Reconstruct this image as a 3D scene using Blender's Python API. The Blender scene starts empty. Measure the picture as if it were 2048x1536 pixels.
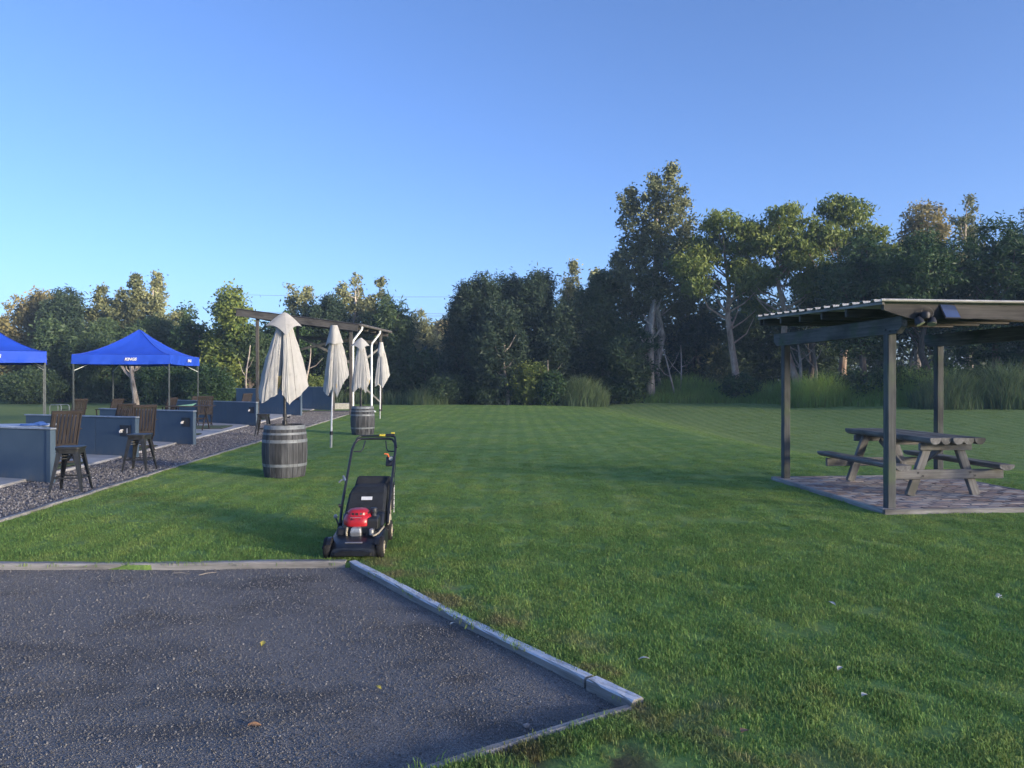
import bpy, bmesh, math, random
import numpy as np
from mathutils import Vector, Matrix, Euler

sc = bpy.context.scene
COL = sc.collection

# ------------------------------------------------------------------ camera, sky, sun, exposure
CAM_H, FPX, HOR = 1.55, 1480.0, 763.0
cam = bpy.data.cameras.new('camera')
cam.sensor_width = 36.0
cam.lens = 36.0 * FPX / 2048.0
cam.clip_start, cam.clip_end = 0.05, 3000.0
camo = bpy.data.objects.new('camera', cam)
COL.objects.link(camo)
camo.location = (0, 0, CAM_H)
camo.rotation_euler = (math.radians(90 - 0.19), 0, 0)
sc.camera = camo

SUN_AZ, SUN_EL = math.radians(122.0), math.radians(8.0)
world = bpy.data.worlds.new('World')
sc.world = world
world.use_nodes = True
wn, wl = world.node_tree.nodes, world.node_tree.links
sky = wn.new('ShaderNodeTexSky')
sky.sky_type = 'NISHITA'
sky.sun_disc = False
sky.sun_elevation, sky.sun_rotation = SUN_EL, SUN_AZ
sky.altitude = 0.0
sky.air_density, sky.dust_density, sky.ozone_density = 0.7, 1.6, 3.5
wb = wn.new('ShaderNodeMix')            # camera white balance: one even tint for the whole sky
wb.data_type, wb.blend_type = 'RGBA', 'MULTIPLY'
wb.inputs[0].default_value = 1.0
wb.inputs[7].default_value = (0.97, 0.87, 0.96, 1.0)
wl.new(sky.outputs[0], wb.inputs[6])
wl.new(wb.outputs[2], wn['Background'].inputs[0])
wn['Background'].inputs[1].default_value = 0.15

sun = bpy.data.lights.new('sun', 'SUN')
sun.energy, sun.angle, sun.color = 5.0, math.radians(9.0), (1.0, 0.86, 0.64)
suno = bpy.data.objects.new('sun', sun)
COL.objects.link(suno)
S3 = Vector((math.sin(SUN_AZ) * math.cos(SUN_EL), math.cos(SUN_AZ) * math.cos(SUN_EL), math.sin(SUN_EL)))
suno.rotation_euler = S3.to_track_quat('Z', 'Y').to_euler()
suno.location = (30, -20, 30)

sc.view_settings.view_transform = 'Standard'
sc.view_settings.look = 'None'
sc.view_settings.exposure = 1.5
sc.view_settings.gamma = 1.0
sc.view_settings.use_curve_mapping = False
sc.cycles.use_denoising = True
sc.cycles.max_bounces = 5
sc.cycles.diffuse_bounces = 3
sc.cycles.transmission_bounces = 4
sc.cycles.transparent_max_bounces = 4
sc.cycles.caustics_reflective = False
sc.cycles.caustics_refractive = False

# ------------------------------------------------------------------ helpers
def at(px, D):
    """x of a point seen at photo column px, D metres ahead"""
    return (px - 1024.0) / FPX * D

def tag(o, label=None, cat=None, group=None, kind=None):
    if label: o['label'] = label
    if cat: o['category'] = cat
    if group: o['group'] = group
    if kind: o['kind'] = kind
    return o

def empty(name, loc=(0, 0, 0), rz=0.0):
    o = bpy.data.objects.new(name, None)
    o.empty_display_size = 0.1
    COL.objects.link(o)
    o.location = loc
    o.rotation_euler = (0, 0, rz)
    return o

def link(name, me, mat=None, parent=None, M=None):
    o = bpy.data.objects.new(name, me)
    COL.objects.link(o)
    if mat is not None and len(me.materials) == 0:
        me.materials.append(mat)
    if parent is not None:
        o.parent = parent
    if M is not None:
        o.matrix_basis = M
    return o

def copy_tree(o, parent=None):
    c = o.copy()
    COL.objects.link(c)
    c.parent = parent
    for ch in list(o.children):
        copy_tree(ch, c)
    return c

def np_mesh(name, verts, faces, smooth=False):
    """verts (N,3); faces (M,k) with one k"""
    me = bpy.data.meshes.new(name)
    verts = np.asarray(verts, dtype=np.float32)
    faces = np.asarray(faces, dtype=np.int32)
    n, k = faces.shape
    me.vertices.add(len(verts))
    me.vertices.foreach_set('co', verts.ravel())
    me.loops.add(n * k)
    me.loops.foreach_set('vertex_index', faces.ravel())
    me.polygons.add(n)
    me.polygons.foreach_set('loop_start', np.arange(0, n * k, k, dtype=np.int32))
    if smooth:
        me.polygons.foreach_set('use_smooth', np.ones(n, dtype=bool))
    me.update(calc_edges=True)
    return me

class MB:
    """collects shapes that belong to one mesh"""
    def __init__(s): s.v, s.f = [], []
    def add(s, v, f):
        b = len(s.v)
        s.v += [tuple(p) for p in v]
        s.f += [tuple(i + b for i in q) for q in f]
        return s
    def box(s, c, d, M=None):
        hx, hy, hz = d[0] / 2, d[1] / 2, d[2] / 2
        v = [Vector((x * hx, y * hy, z * hz)) for x in (-1, 1) for y in (-1, 1) for z in (-1, 1)]
        if M is not None: v = [M @ p for p in v]
        v = [p + Vector(c) for p in v]
        return s.add(v, [(0, 1, 3, 2), (4, 6, 7, 5), (0, 4, 5, 1), (2, 3, 7, 6), (0, 2, 6, 4), (1, 5, 7, 3)])
    def tube(s, pts, r, n=10, cap=True):
        pts = [Vector(p) for p in pts]
        m = len(pts)
        rr = r if isinstance(r, (list, tuple)) else [r] * m
        rings, up = [], None
        for i, p in enumerate(pts):
            t = (pts[min(i + 1, m - 1)] - pts[max(i - 1, 0)])
            t = t.normalized() if t.length > 1e-9 else Vector((0, 0, 1))
            if up is None:
                up = Vector((0, 0, 1)) if abs(t.z) < 0.9 else Vector((1, 0, 0))
            a = (up - t * up.dot(t))
            a = a.normalized() if a.length > 1e-6 else t.orthogonal().normalized()
            b = t.cross(a)
            up = a
            rings.append([p + (a * math.cos(2 * math.pi * k / n) + b * math.sin(2 * math.pi * k / n)) * rr[i] for k in range(n)])
        v = [q for R in rings for q in R]
        f = [(i * n + k, i * n + (k + 1) % n, (i + 1) * n + (k + 1) % n, (i + 1) * n + k) for i in range(m - 1) for k in range(n)]
        if cap:
            f += [tuple(range(n - 1, -1, -1)), tuple((m - 1) * n + k for k in range(n))]
        return s.add(v, f)
    def lathe(s, prof, n=24, c=(0, 0, 0), axis='Z', cap=True):
        c = Vector(c)
        v = []
        for (r, z) in prof:
            for k in range(n):
                a = 2 * math.pi * k / n
                p = Vector((r * math.cos(a), r * math.sin(a), z))
                if axis == 'X': p = Vector((p.z, p.x, p.y))
                if axis == 'Y': p = Vector((p.y, p.z, p.x))
                v.append(p + c)
        m = len(prof)
        f = [(i * n + k, i * n + (k + 1) % n, (i + 1) * n + (k + 1) % n, (i + 1) * n + k) for i in range(m - 1) for k in range(n)]
        if cap:
            f += [tuple(range(n - 1, -1, -1)), tuple((m - 1) * n + k for k in range(n))]
        return s.add(v, f)
    def loft(s, rings, cap=True):
        n, m = len(rings[0]), len(rings)
        v = [q for R in rings for q in R]
        f = [(i * n + k, i * n + (k + 1) % n, (i + 1) * n + (k + 1) % n, (i + 1) * n + k) for i in range(m - 1) for k in range(n)]
        if cap:
            f += [tuple(range(n - 1, -1, -1)), tuple((m - 1) * n + k for k in range(n))]
        return s.add(v, f)
    def prism(s, poly, z0, z1):
        n = len(poly)
        v = [(x, y, z0) for x, y in poly] + [(x, y, z1) for x, y in poly]
        f = [tuple(range(n - 1, -1, -1)), tuple(range(n, 2 * n))] + [(k, (k + 1) % n, n + (k + 1) % n, n + k) for k in range(n)]
        return s.add(v, f)
    def build(s, name, mat, parent=None, M=None, smooth=False, bevel=0.0):
        me = bpy.data.meshes.new(name)
        me.from_pydata([tuple(p) for p in s.v], [], s.f)
        bm = bmesh.new(); bm.from_mesh(me)
        bmesh.ops.recalc_face_normals(bm, faces=bm.faces)
        if bevel > 0:
            bmesh.ops.bevel(bm, geom=[e for e in bm.edges if len(e.link_faces) == 2 and e.calc_face_angle(0) > 0.5],
                            offset=bevel, segments=1, affect='EDGES', clamp_overlap=True)
        bm.to_mesh(me); bm.free()
        if smooth:
            me.polygons.foreach_set('use_smooth', [True] * len(me.polygons))
            try: me.set_sharp_from_angle(angle=math.radians(38))
            except Exception: pass
        me.update()
        return link(name, me, mat, parent, M)

_boxes = {}
def box_me(L, w, h, bev=0.006, mat=None):
    key = (round(L, 3), round(w, 4), round(h, 4), bev, mat.name if mat else '')
    if key not in _boxes:
        bm = bmesh.new()
        bmesh.ops.create_cube(bm, size=1.0)
        for v in bm.verts: v.co = Vector((v.co.x * L, v.co.y * w, v.co.z * h))
        if bev: bmesh.ops.bevel(bm, geom=bm.edges[:], offset=bev, segments=1, affect='EDGES')
        me = bpy.data.meshes.new('piece'); bm.to_mesh(me); bm.free()
        if mat: me.materials.append(mat)
        _boxes[key] = me
    return _boxes[key]

def along(p0, p1, up=(0, 0, 1)):
    """frame at the middle of p0-p1 whose x runs along it"""
    p0, p1 = Vector(p0), Vector(p1)
    x = (p1 - p0).normalized()
    u = Vector(up)
    z = u - x * u.dot(x)
    z = z.normalized() if z.length > 1e-4 else x.orthogonal().normalized()
    y = z.cross(x)
    M = Matrix((x, y, z)).transposed().to_4x4()
    M.translation = (p0 + p1) / 2
    return M

def bar(name, p0, p1, w, h, mat, parent=None, up=(0, 0, 1), bev=0.006):
    L = (Vector(p1) - Vector(p0)).length
    return link(name, box_me(L, w, h, bev, mat), mat, parent, along(p0, p1, up))

# ------------------------------------------------------------------ materials
def rgb(*c): return (c[0], c[1], c[2], 1.0)

class NT:
    def __init__(s, name):
        s.m = bpy.data.materials.new(name); s.m.use_nodes = True
        s.t = s.m.node_tree; s.n = s.t.nodes; s.l = s.t.links
        s.b = s.n['Principled BSDF']
    def new(s, t, **kw):
        n = s.n.new(t)
        for k, v in kw.items(): setattr(n, k, v)
        return n
    def put(s, sock, v):
        if hasattr(v, 'node'): s.l.new(v, sock)
        elif v is not None: sock.default_value = v
    def noise(s, vec, scale, detail=4, rough=0.55):
        n = s.new('ShaderNodeTexNoise'); s.put(n.inputs['Vector'], vec)
        n.inputs['Scale'].default_value = scale; n.inputs['Detail'].default_value = detail
        n.inputs['Roughness'].default_value = rough
        return n.outputs['Fac']
    def mapping(s, vec, scale):
        n = s.new('ShaderNodeMapping'); s.put(n.inputs['Vector'], vec); n.inputs['Scale'].default_value = scale
        return n.outputs[0]
    def ramp(s, fac, stops, interp='LINEAR'):
        n = s.new('ShaderNodeValToRGB'); s.put(n.inputs[0], fac)
        n.color_ramp.interpolation = interp
        e = n.color_ramp.elements
        e[0].position, e[0].color = stops[0]
        e[1].position, e[1].color = stops[-1]
        for p, c in stops[1:-1]:
            q = e.new(p); q.color = c
        return n.outputs[0]
    def mix(s, fac, a, b, blend='MIX'):
        n = s.new('ShaderNodeMix', data_type='RGBA', blend_type=blend)
        s.put(n.inputs[0], fac); s.put(n.inputs[6], a); s.put(n.inputs[7], b)
        return n.outputs[2]
    def math(s, op, a, b=None, c=None, clamp=False):
        n = s.new('ShaderNodeMath', operation=op, use_clamp=clamp)
        s.put(n.inputs[0], a)
        if b is not None: s.put(n.inputs[1], b)
        if c is not None: s.put(n.inputs[2], c)
        return n.outputs[0]
    def smooth(s, v, a, b):
        n = s.new('ShaderNodeMapRange', interpolation_type='SMOOTHSTEP')
        s.put(n.inputs[0], v); n.inputs[1].default_value = a; n.inputs[2].default_value = b
        return n.outputs[0]
    def bump(s, h, strength=0.3, dist=0.01):
        n = s.new('ShaderNodeBump'); s.put(n.inputs['Height'], h)
        n.inputs['Strength'].default_value = strength; n.inputs['Distance'].default_value = dist
        s.l.new(n.outputs[0], s.b.inputs['Normal'])
    def objco(s): return s.new('ShaderNodeTexCoord').outputs['Object']
    def pos(s): return s.new('ShaderNodeNewGeometry').outputs['Position']
    def orand(s): return s.new('ShaderNodeObjectInfo').outputs['Random']
    def out(s, col=None, rough=0.6, metal=0.0, spec=None):
        s.put(s.b.inputs['Base Color'], col); s.put(s.b.inputs['Roughness'], rough); s.put(s.b.inputs['Metallic'], metal)
        if spec is not None: s.b.inputs['Specular IOR Level'].default_value = spec
        return s.m

def simple(name, c, rough=0.6, metal=0.0, var=0.25, scale=8.0, bump=0.0, spec=None, bscale=60.0):
    t = NT(name); co = t.objco()
    f = t.noise(co, scale, 5)
    col = t.ramp(f, [(0.3, rgb(*[x * (1 - var) for x in c])), (0.7, rgb(*[min(1, x * (1 + var)) for x in c]))])
    if bump: t.bump(t.noise(co, bscale, 4), bump, 0.01)
    return t.out(col, rough, metal, spec)

def wood(name, dark, light, scale=1.0, rough=0.85, green=None, bump=0.5):
    """weathered timber, grain along local x; each piece has its own offset"""
    t = NT(name); co = t.objco()
    add = t.new('ShaderNodeVectorMath', operation='ADD'); t.put(add.inputs[0], co)
    r = t.orand()
    cx = t.new('ShaderNodeCombineXYZ'); t.put(cx.inputs[0], t.math('MULTIPLY', r, 37.0)); t.put(cx.inputs[1], t.math('MULTIPLY', r, 11.0))
    t.l.new(cx.outputs[0], add.inputs[1])
    co2 = add.outputs[0]
    g = t.noise(t.mapping(co2, (1.6 * scale, 34 * scale, 34 * scale)), 1.0, 6, 0.65)
    big = t.noise(t.mapping(co2, (1.0, 2.5, 2.5)), 1.6, 3)
    c = t.ramp(g, [(0.30, rgb(*dark)), (0.52, rgb(*[(a + b) / 2 for a, b in zip(dark, light)])), (0.70, rgb(*light))])
    c = t.mix(t.smooth(big, 0.42, 0.75), c, rgb(*[a * 0.55 for a in dark]))
    c = t.mix(t.math('MULTIPLY', r, 0.35), c, rgb(*[a * 0.7 for a in light]))
    if green is not None:
        gm = t.smooth(t.noise(co2, 2.2, 4), 0.48, 0.72)
        c = t.mix(t.math('MULTIPLY', gm, 0.75), c, rgb(*green))
    crack = t.noise(t.mapping(co2, (2.0, 90, 90)), 1.0, 3, 0.7)
    t.bump(t.math('ADD', t.math('MULTIPLY', g, 0.6), t.math('MULTIPLY', crack, 0.4)), bump, 0.006)
    return t.out(c, rough, 0.0, 0.25)

M = {}
M['wood'] = wood('weathered_pine', (0.052, 0.053, 0.052), (0.180, 0.180, 0.178), green=(0.07, 0.10, 0.055))
M['post'] = wood('treated_post', (0.052, 0.055, 0.055), (0.160, 0.165, 0.163), green=(0.10, 0.13, 0.08))
M['rafter'] = wood('dark_rafter', (0.05, 0.045, 0.04), (0.16, 0.145, 0.13))
M['tablewood'] = wood('bench_pine', (0.100, 0.100, 0.097), (0.320, 0.315, 0.305), green=(0.10, 0.10, 0.078))
M['shedwood'] = wood('shed_timber', (0.045, 0.043, 0.042), (0.125, 0.118, 0.112))
M['teak'] = wood('oiled_hardwood', (0.022, 0.019, 0.018), (0.060, 0.048, 0.044), rough=0.65, bump=0.3)
M['edging'] = wood('edging_timber', (0.16, 0.155, 0.145), (0.42, 0.41, 0.40))
M['stave'] = wood('barrel_oak', (0.030, 0.032, 0.036), (0.145, 0.150, 0.160), rough=0.9)

def painted_edge():
    t = NT('worn_white_paint'); co = t.objco()
    g = t.noise(t.mapping(co, (2, 22, 22)), 1.0, 6, 0.7)
    w = t.ramp(g, [(0.3, rgb(0.16, 0.15, 0.135)), (0.7, rgb(0.38, 0.37, 0.35))])
    p = t.noise(t.mapping(co, (5.0, 16, 16)), 1.0, 8, 0.75)
    nz = t.new('ShaderNodeSeparateXYZ'); t.put(nz.inputs[0], t.new('ShaderNodeNewGeometry').outputs['True Normal'])
    c = t.mix(t.math('MULTIPLY', t.smooth(p, 0.34, 0.52), t.smooth(nz.outputs[2], .55, .8)), w, rgb(0.64, 0.66, 0.68))
    t.bump(t.math('ADD', p, g), 0.5, 0.006)
    return t.out(c, 0.8)
M['paintedge'] = painted_edge()

def grass_colour(t, pos, blade=False):
    big = t.noise(pos, 0.33, 3); med = t.noise(pos, 1.5, 4, 0.6); fine = t.noise(pos, 9.0, 3)
    c = t.mix(t.smooth(big, 0.36, 0.64), rgb(0.185, 0.315, 0.085), rgb(0.265, 0.390, 0.105))
    c = t.mix(t.math('MULTIPLY', t.smooth(med, 0.46, 0.66), 0.80), c, rgb(0.335, 0.420, 0.118))
    c = t.mix(t.math('MULTIPLY', t.smooth(fine, 0.5, 0.8), 0.5), c, rgb(0.160, 0.290, 0.085))
    # the far lower paddock is drier and paler
    sp = t.new('ShaderNodeSeparateXYZ'); t.put(sp.inputs[0], pos)
    x, y = sp.outputs[0], sp.outputs[1]
    cr = t.math('ADD', x, t.math('MULTIPLY', y, 0.085))             # crest line, x = 7.7 - 0.085 y
    wob = t.math('MULTIPLY', t.math('SUBTRACT', t.noise(pos, 0.25, 2), 0.5), 1.5)
    mk = t.math('MULTIPLY', t.smooth(t.math('ADD', cr, wob), 5.6, 11.0), t.smooth(y, 10.0, 22.0))
    dry = t.mix(t.noise(t.mapping(pos, (0.25, 1.2, 1)), 1.0, 4), rgb(0.245, 0.335, 0.105), rgb(0.330, 0.385, 0.135))
    c = t.mix(t.math('MULTIPLY', mk, 0.75), c, dry)
    # left paddock beyond the bays
    lk = t.smooth(t.math('ADD', x, t.math('MULTIPLY', y, 0.10)), -10.5, -12.5)
    c = t.mix(t.math('MULTIPLY', lk, 0.8), c, rgb(0.190, 0.225, 0.080))
    # straw patches: along the painted timber edge and here and there
    lx, ly = -2.774 / 3.39, -1.956 / 3.39     # normal of the diagonal edge
    dd = t.math('ADD', t.math('MULTIPLY', t.math('SUBTRACT', x, -1.31), 0.818), t.math('MULTIPLY', t.math('SUBTRACT', y, 6.29), 0.577))
    nearedge = t.math('MULTIPLY', t.smooth(dd, 0.62, 0.08), t.smooth(t.noise(pos, 2.6, 4), 0.44, 0.60))
    nearedge = t.math('MULTIPLY', nearedge, t.math('MULTIPLY', t.smooth(y, 2.2, 3.2), t.smooth(y, 7.0, 6.2)))
    nearedge = t.math('MULTIPLY', nearedge, t.smooth(dd, -0.3, -0.05))
    c = t.mix(t.math('MULTIPLY', nearedge, 0.85), c, rgb(0.310, 0.270, 0.130))
    spot = t.math('MULTIPLY', t.smooth(t.noise(pos, 0.85, 5, 0.65), 0.61, 0.72), t.smooth(y, 30.0, 6.0))
    c = t.mix(t.math('MULTIPLY', spot, 0.6), c, rgb(0.230, 0.215, 0.070))
    # bare dirt by the near corner of the pad
    d2 = t.new('ShaderNodeVectorMath', operation='DISTANCE'); t.put(d2.inputs[0], t.mapping(pos, (1.0, 1.6, 0.0)))
    d2.inputs[1].default_value = (0.22, 2.98 * 1.6, 0)
    bare = t.math('MULTIPLY', t.smooth(d2.outputs['Value'], 0.62, 0.20), t.smooth(t.noise(pos, 5.0, 4), 0.40, 0.58))
    c = t.mix(t.math('MULTIPLY', bare, 0.9), c, rgb(0.075, 0.060, 0.045) if not blade else rgb(0.15, 0.125, 0.06))
    # mower lines that run up the lawn
    st = t.new('ShaderNodeTexWave', wave_type='BANDS', bands_direction='X'); t.put(st.inputs['Vector'], pos)
    st.inputs['Scale'].default_value = 0.62; st.inputs['Distortion'].default_value = 1.2; st.inputs['Detail'].default_value = 2
    c = t.mix(t.math('MULTIPLY', t.smooth(st.outputs['Fac'], 0.35, 0.75), 0.45), c, rgb(0.175, 0.295, 0.078))
    return c

def lawn_mat():
    t = NT('lawn_turf'); pos = t.pos()
    c = grass_colour(t, pos)
    f = t.noise(pos, 45.0, 4, 0.7)
    f2 = t.noise(t.mapping(pos, (1.0, 0.45, 1)), 9.0, 5, 0.7)
    c = t.mix(t.smooth(f, 0.35, 0.65), t.mix(1.0, c, rgb(0.78, 0.78, 0.78), 'MULTIPLY'), c)
    c = t.mix(t.smooth(f2, 0.38, 0.66), t.mix(1.0, c, rgb(0.80, 0.80, 0.80), 'MULTIPLY'), c)
    t.bump(t.math('ADD', f, t.math('MULTIPLY', f2, 1.5)), 0.35, 0.02)
    return t.out(c, 0.9, 0, 0.1)
M['lawn'] = lawn_mat()

def blade_mat(name='grass_blade', tint=None):
    t = NT(name); pos = t.pos()
    c = grass_colour(t, pos, True) if tint is None else t.mix(t.noise(pos, 0.9, 4), rgb(*tint[0]), rgb(*tint[1]))
    isl = t.new('ShaderNodeNewGeometry').outputs['Random Per Island']
    hsv = t.new('ShaderNodeHueSaturation'); t.put(hsv.inputs['Color'], c)
    t.put(hsv.inputs['Value'], t.math('ADD', 0.75, t.math('MULTIPLY', isl, 0.65)))
    t.put(hsv.inputs['Hue'], t.math('ADD', 0.485, t.math('MULTIPLY', isl, 0.03)))
    c = hsv.outputs[0]
    c = t.mix(t.math('MULTIPLY', t.smooth(isl, 0.90, 0.97), 0.65), c, rgb(0.26, 0.24, 0.10))
    t.out(c, 0.6, 0, 0.25)
    tr = t.new('ShaderNodeBsdfTranslucent'); t.put(tr.inputs[0], c)
    mx = t.new('ShaderNodeMixShader'); mx.inputs[0].default_value = 0.45
    t.l.new(t.b.outputs[0], mx.inputs[1]); t.l.new(tr.outputs[0], mx.inputs[2])
    t.l.new(mx.outputs[0], t.n['Material Output'].inputs[0])
    return t.m
M['blade'] = blade_mat()
M['longgrass'] = blade_mat('long_grass_blade', ((0.190, 0.330, 0.075), (0.340, 0.430, 0.125)))
M['reed'] = blade_mat('reed_blade', ((0.105, 0.170, 0.080), (0.190, 0.250, 0.125)))

def leaf_mat(name, a, b, hi=None, transl=0.35):
    t = NT(name)
    isl = t.new('ShaderNodeNewGeometry').outputs['Random Per Island']
    n = t.noise(t.pos(), 0.55, 3)
    f = t.math('ADD', t.math('MULTIPLY', n, 0.7), t.math('MULTIPLY', isl, 0.45))
    c = t.ramp(f, [(0.30, rgb(*a)), (0.80, rgb(*b))])
    if hi: c = t.mix(t.math('MULTIPLY', t.smooth(t.noise(t.pos(), 0.30, 2), 0.50, 0.68), 0.8), c, rgb(*hi))
    t.out(c, 0.55, 0, 0.3)
    tr = t.new('ShaderNodeBsdfTranslucent'); t.put(tr.inputs[0], c)
    mx = t.new('ShaderNodeMixShader'); mx.inputs[0].default_value = transl
    t.l.new(t.b.outputs[0], mx.inputs[1]); t.l.new(tr.outputs[0], mx.inputs[2])
    t.l.new(mx.outputs[0], t.n['Material Output'].inputs[0])
    return t.m
M['gum'] = leaf_mat('gum_leaf', (0.034, 0.066, 0.032), (0.085, 0.130, 0.055))
M['paper'] = leaf_mat('paperbark_leaf', (0.075, 0.098, 0.048), (0.195, 0.205, 0.095))
M['she'] = leaf_mat('sheoak_needle', (0.022, 0.044, 0.029), (0.050, 0.082, 0.047))
M['wattle'] = leaf_mat('wattle_leaf', (0.024, 0.057, 0.024), (0.058, 0.112, 0.038))
M['bright'] = leaf_mat('bright_leaf', (0.070, 0.120, 0.032), (0.200, 0.240, 0.055))
M['rust'] = leaf_mat('rusty_leaf', (0.125, 0.122, 0.055), (0.285, 0.240, 0.105))
M['pale'] = leaf_mat('pale_leaf', (0.135, 0.155, 0.078), (0.295, 0.305, 0.150))

def bark(name, a, b):
    t = NT(name); co = t.pos()
    n = t.noise(t.mapping(co, (2.5, 2.5, 0.8)), 2.0, 5, 0.7)
    c = t.ramp(n, [(0.35, rgb(*a)), (0.65, rgb(*b))])
    t.bump(n, 0.6, 0.05)
    return t.out(c, 0.9, 0, 0.2)
M['barkpale'] = bark('pale_bark', (0.16, 0.13, 0.11), (0.46, 0.41, 0.36))
M['barkdark'] = bark('dark_bark', (0.05, 0.04, 0.035), (0.16, 0.13, 0.11))
M['barkpink'] = bark('smooth_pink_bark', (0.24, 0.16, 0.12), (0.52, 0.40, 0.32))

def pad_mat():
    t = NT('crushed_rock'); pos = t.pos()
    f = t.noise(pos, 150.0, 2, 0.6)
    v = t.new('ShaderNodeTexVoronoi'); t.put(v.inputs['Vector'], pos); v.inputs['Scale'].default_value = 95.0
    b = t.noise(t.mapping(pos, (.8, 1.3, 1)), 0.95, 7, 0.68)
    c = t.ramp(f, [(0.28, rgb(0.085, 0.082, 0.078)), (0.52, rgb(0.200, 0.192, 0.182)), (0.74, rgb(0.350, 0.338, 0.322))])
    cv = t.new('ShaderNodeSeparateColor'); t.put(cv.inputs[0], v.outputs['Color'])
    c = t.mix(t.math('MULTIPLY', t.smooth(cv.outputs[0], 0.84, 0.97), 0.30), c, rgb(0.30, 0.305, 0.31))
    c = t.mix(t.math('MULTIPLY', t.smooth(b, 0.54, 0.34), 0.72), c, rgb(0.072, 0.068, 0.064))
    c = t.mix(t.math('MULTIPLY', t.smooth(t.noise(pos, 1.7, 5, 0.7), 0.57, 0.72), 0.6), c, rgb(0.125, 0.092, 0.062))
    c = t.mix(t.math('MULTIPLY', t.smooth(t.noise(pos, 0.42, 3), 0.52, 0.7), 0.5), c, rgb(0.215, 0.212, 0.205))
    t.bump(t.math('ADD', v.outputs['Distance'], t.math('ADD', f, t.math('MULTIPLY', b, 2.0))), 0.8, 0.012)
    return t.out(c, 0.9, 0, 0.2)
M['pad'] = pad_mat()

def stone_mat():
    t = NT('bay_gravel'); r = t.orand()
    isl = t.new('ShaderNodeNewGeometry').outputs['Random Per Island']
    n = t.noise(t.pos(), 40.0, 3)
    f = t.math('FRACT', t.math('ADD', r, t.math('MULTIPLY', isl, 3.7)))
    c = t.ramp(f, [(0.0, rgb(0.085, 0.080, 0.082)), (0.45, rgb(0.170, 0.162, 0.164)), (0.88, rgb(0.260, 0.250, 0.250)), (1.0, rgb(0.46, 0.45, 0.45))])
    c = t.mix(t.math('MULTIPLY', n, 0.4), c, rgb(0.06, 0.055, 0.055))
    return t.out(c, 0.85)
M['stone'] = stone_mat()
def strip_mat():
    t = NT('gravel_bed'); pos = t.pos()
    v = t.new('ShaderNodeTexVoronoi'); t.put(v.inputs['Vector'], pos); v.inputs['Scale'].default_value = 42.0
    cv = t.new('ShaderNodeSeparateColor'); t.put(cv.inputs[0], v.outputs['Color'])
    c = t.ramp(cv.outputs[0], [(0.0, rgb(0.05, 0.045, 0.045)), (0.6, rgb(0.145, 0.125, 0.118)), (1.0, rgb(0.33, 0.30, 0.28))])
    t.bump(v.outputs['Distance'], 0.9, 0.02)
    return t.out(c, 0.9)
M['strip'] = strip_mat()
def grit_mat():
    t = NT('loose_grit'); r = t.orand()
    c = t.ramp(r, [(0.0, rgb(0.070, 0.068, 0.065)), (0.6, rgb(0.180, 0.174, 0.166)), (0.97, rgb(0.26, 0.25, 0.24)), (1.0, rgb(0.34, 0.34, 0.34))])
    return t.out(c, 0.85)
M['grit'] = grit_mat()

def concrete():
    t = NT('concrete'); pos = t.pos()
    n = t.noise(pos, 3.0, 6, 0.65); f = t.noise(pos, 60, 3)
    c = t.ramp(n, [(0.3, rgb(0.36, 0.355, 0.34)), (0.7, rgb(0.56, 0.55, 0.53))])
    c = t.mix(t.math('MULTIPLY', f, 0.25), c, rgb(0.22, 0.21, 0.20))
    t.bump(f, 0.2, 0.004)
    return t.out(c, 0.85)
M['concrete'] = concrete()

def brick_mat():
    t = NT('clay_paver'); r = t.orand(); co = t.pos()
    c = t.ramp(r, [(0.0, rgb(0.22, 0.155, 0.130)), (0.2, rgb(0.31, 0.245, 0.215)), (0.42, rgb(0.35, 0.325, 0.31)), (0.62, rgb(0.25, 0.205, 0.20)),
                   (0.8, rgb(0.40, 0.34, 0.30)), (1.0, rgb(0.16, 0.135, 0.14))], 'CONSTANT')
    n = t.noise(co, 14.0, 5, 0.7)
    c = t.mix(t.math('MULTIPLY', t.smooth(n, 0.45, 0.75), 0.5), c, rgb(0.40, 0.385, 0.36))
    c = t.mix(t.math('MULTIPLY', t.smooth(t.noise(co, 3.0, 4), 0.5, 0.72), 0.5), c, rgb(0.12, 0.11, 0.10))
    t.bump(n, 0.4, 0.004)
    return t.out(c, 0.85)
M['brick'] = brick_mat()
M['sand'] = simple('joint_sand', (0.17, 0.15, 0.125), 0.95, scale=30, bump=0.3)

def divider_mat():
    t = NT('blue_grey_panel'); co = t.objco()
    n = t.noise(t.mapping(co, (1, 1, 0.6)), 1.4, 4)
    c = t.ramp(n, [(0.3, rgb(0.050, 0.085, 0.125)), (0.7, rgb(0.075, 0.115, 0.160))])
    st = t.noise(t.mapping(co, (14, 14, 0.7)), 1.0, 4, 0.7)
    c = t.mix(t.math('MULTIPLY', t.smooth(st, 0.55, 0.8), 0.35), c, rgb(0.10, 0.14, 0.18))
    sp = t.new('ShaderNodeSeparateXYZ'); t.put(sp.inputs[0], co)
    mud = t.math('MULTIPLY', t.smooth(sp.outputs[2], -0.18, -0.40), t.smooth(t.noise(co, 9, 4), 0.35, 0.65))
    c = t.mix(t.math('MULTIPLY', mud, 0.5), c, rgb(0.15, 0.145, 0.135))
    t.bump(t.noise(co, 30, 3), 0.08, 0.004)
    return t.out(c, 0.55)
M['divider'] = divider_mat()
M['dividercap'] = simple('panel_capping', (0.33, 0.37, 0.42), 0.45, 0.2)
M['plate'] = simple('black_plate', (0.02, 0.022, 0.028), 0.5)
M['white'] = simple('white_plastic', (0.72, 0.72, 0.70), 0.45, var=0.08)
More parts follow.
